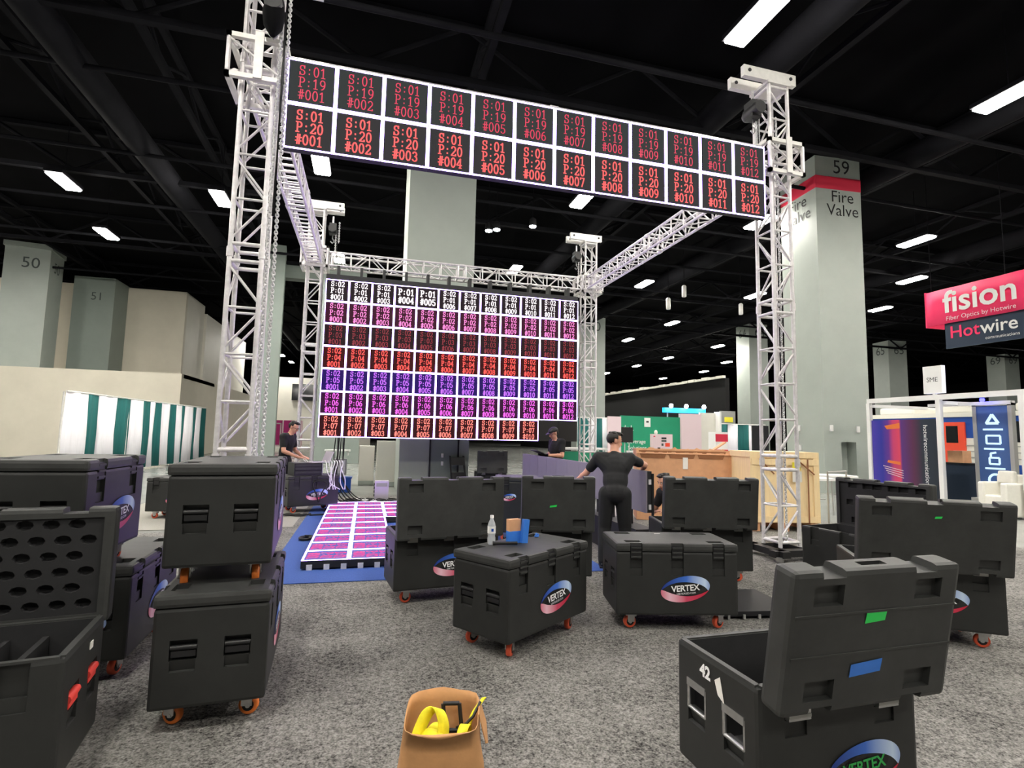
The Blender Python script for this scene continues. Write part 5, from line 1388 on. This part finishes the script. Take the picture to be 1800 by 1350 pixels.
for x in (0.8, 2.0, 5.0, 6.2): MB().lathe([(0.35, -0.06), (0.35, 0.06)], 'rubber', 18, (x, 0.3, 0.35), 'Y').build('wheel', tc)
nb = thing('bar_counter', 'dark navy counter behind the white booth post', 'counter', (14.6, 10.6, 0), R(-90)); MB().bb(0, 1.1, 0, 0.5, 0, 1.0, 'sign_navy').build('front', nb); MB().bb(-0.03, 1.13, -0.03, 0.53, 1.0, 1.04, 'black').build('top', nb)
cbox = thing('carton', 'brown cardboard carton on the dark navy counter', 'box', (14.75, 10.35, 1.04)); MB().bb(-0.15, 0.15, -0.18, 0.18, 0, 0.3, 'cardboard').build('box', cbox); MB().bb(-0.152, 0.152, -0.03, 0.03, 0.295, 0.303, 'tape_white').build('seam_tape', cbox)
so = thing('sofa', 'white upholstered armchair at the right edge in front of the icon sign', 'armchair', (12.75, 8.33, 0), R(-90)); so.name = 'armchair'
link('seat', bevelled((0.5, 0.6, 0.4), (0, 0.3, 0.26), 0.05, 'sofa', 3), so); link('backrest', bevelled((0.52, 0.16, 0.86), (0, 0.6, 0.47), 0.06, 'sofa', 3), so)
for x in (-0.21, 0.21): link('armrest', bevelled((0.13, 0.62, 0.7), (x, 0.28, 0.38), 0.05, 'sofa', 3), so)
link('cushion', bevelled((0.3, 0.14, 0.26), (0.0, 0.46, 0.84), 0.05, 'sofa', 3), so)
ws = thing('standing_sign', 'white illuminated sign box rising above the booth frame', 'sign', (13.35, 9.85, 2.68)); MB().bb(-0.05, 0.07, -0.22, 0.22, 0.05, 0.72, 'sign_glow').build('box', ws); MB().bb(-0.06, -0.05, -0.22, 0.22, 0.05, 0.72, 'white').build('face', ws); MB().bb(-0.03, 0.04, -0.03, 0.03, 0, 0.05, 'white').build('foot', ws)
put_text(ws, text_mesh('SME', 0.16, 'ink_grey', 0.002), (-0.064, 0, 0.38), LEFTF)
# hanging banners
hb2 = thing('hanging_banner', 'pink hanging banner reading fision above a navy panel', 'banner', (18.4, 13.75, 5.4), R(-90))
b = MB(); n = 20; vs = []
for i in range(n + 1):
    x = 5.0 * i / n; vs += [(x, 0.03 * math.sin(x * 6), 0.08), (x, 0.02 * math.sin(x * 6 + 1), 1.25)]
b.mesh(vs, [(2 * i, 2 * i + 2, 2 * i + 3, 2 * i + 1) for i in range(n)], 'banner_pink', True); b.build('fabric', hb2).modifiers.new('t', 'SOLIDIFY').thickness = 0.03
b = MB(); b.bb(0.55, 5.0, 0.1, 0.16, -0.75, 0.12, 'sign_navy'); b.build('lower_panel', hb2)
MB().bb(0.0, 0.04, 0.0, 0.8, 0.05, 1.27, 'banner_pink').build('return_side', hb2)
put_text(hb2, text_mesh('fision', 1.0, 'white', 0.005, bold=0.02), (1.7, -0.06, 0.74), FRONT)
put_text(hb2, text_mesh('Fiber Optics by Hotwire', 0.2, 'booth_pink', 0.004), (1.7, -0.06, 0.22), FRONT)
put_text(hb2, text_mesh('Hot', 0.56, 'banner_pink', 0.005, align='RIGHT', bold=0.006), (1.6, 0.08, -0.25), FRONT)
put_text(hb2, text_mesh('wire', 0.56, 'white', 0.005, align='LEFT', bold=0.006), (1.62, 0.08, -0.25), FRONT)
put_text(hb2, text_mesh('communications', 0.14, 'white', 0.004), (2.2, 0.08, -0.58), FRONT)
for x in (0.2, 2.4, 4.6): MB().tube((x, 0.05, 1.25), (x, 0.05, 5.4), 0.012, 'steel_dark', 5).build('wire', hb2)
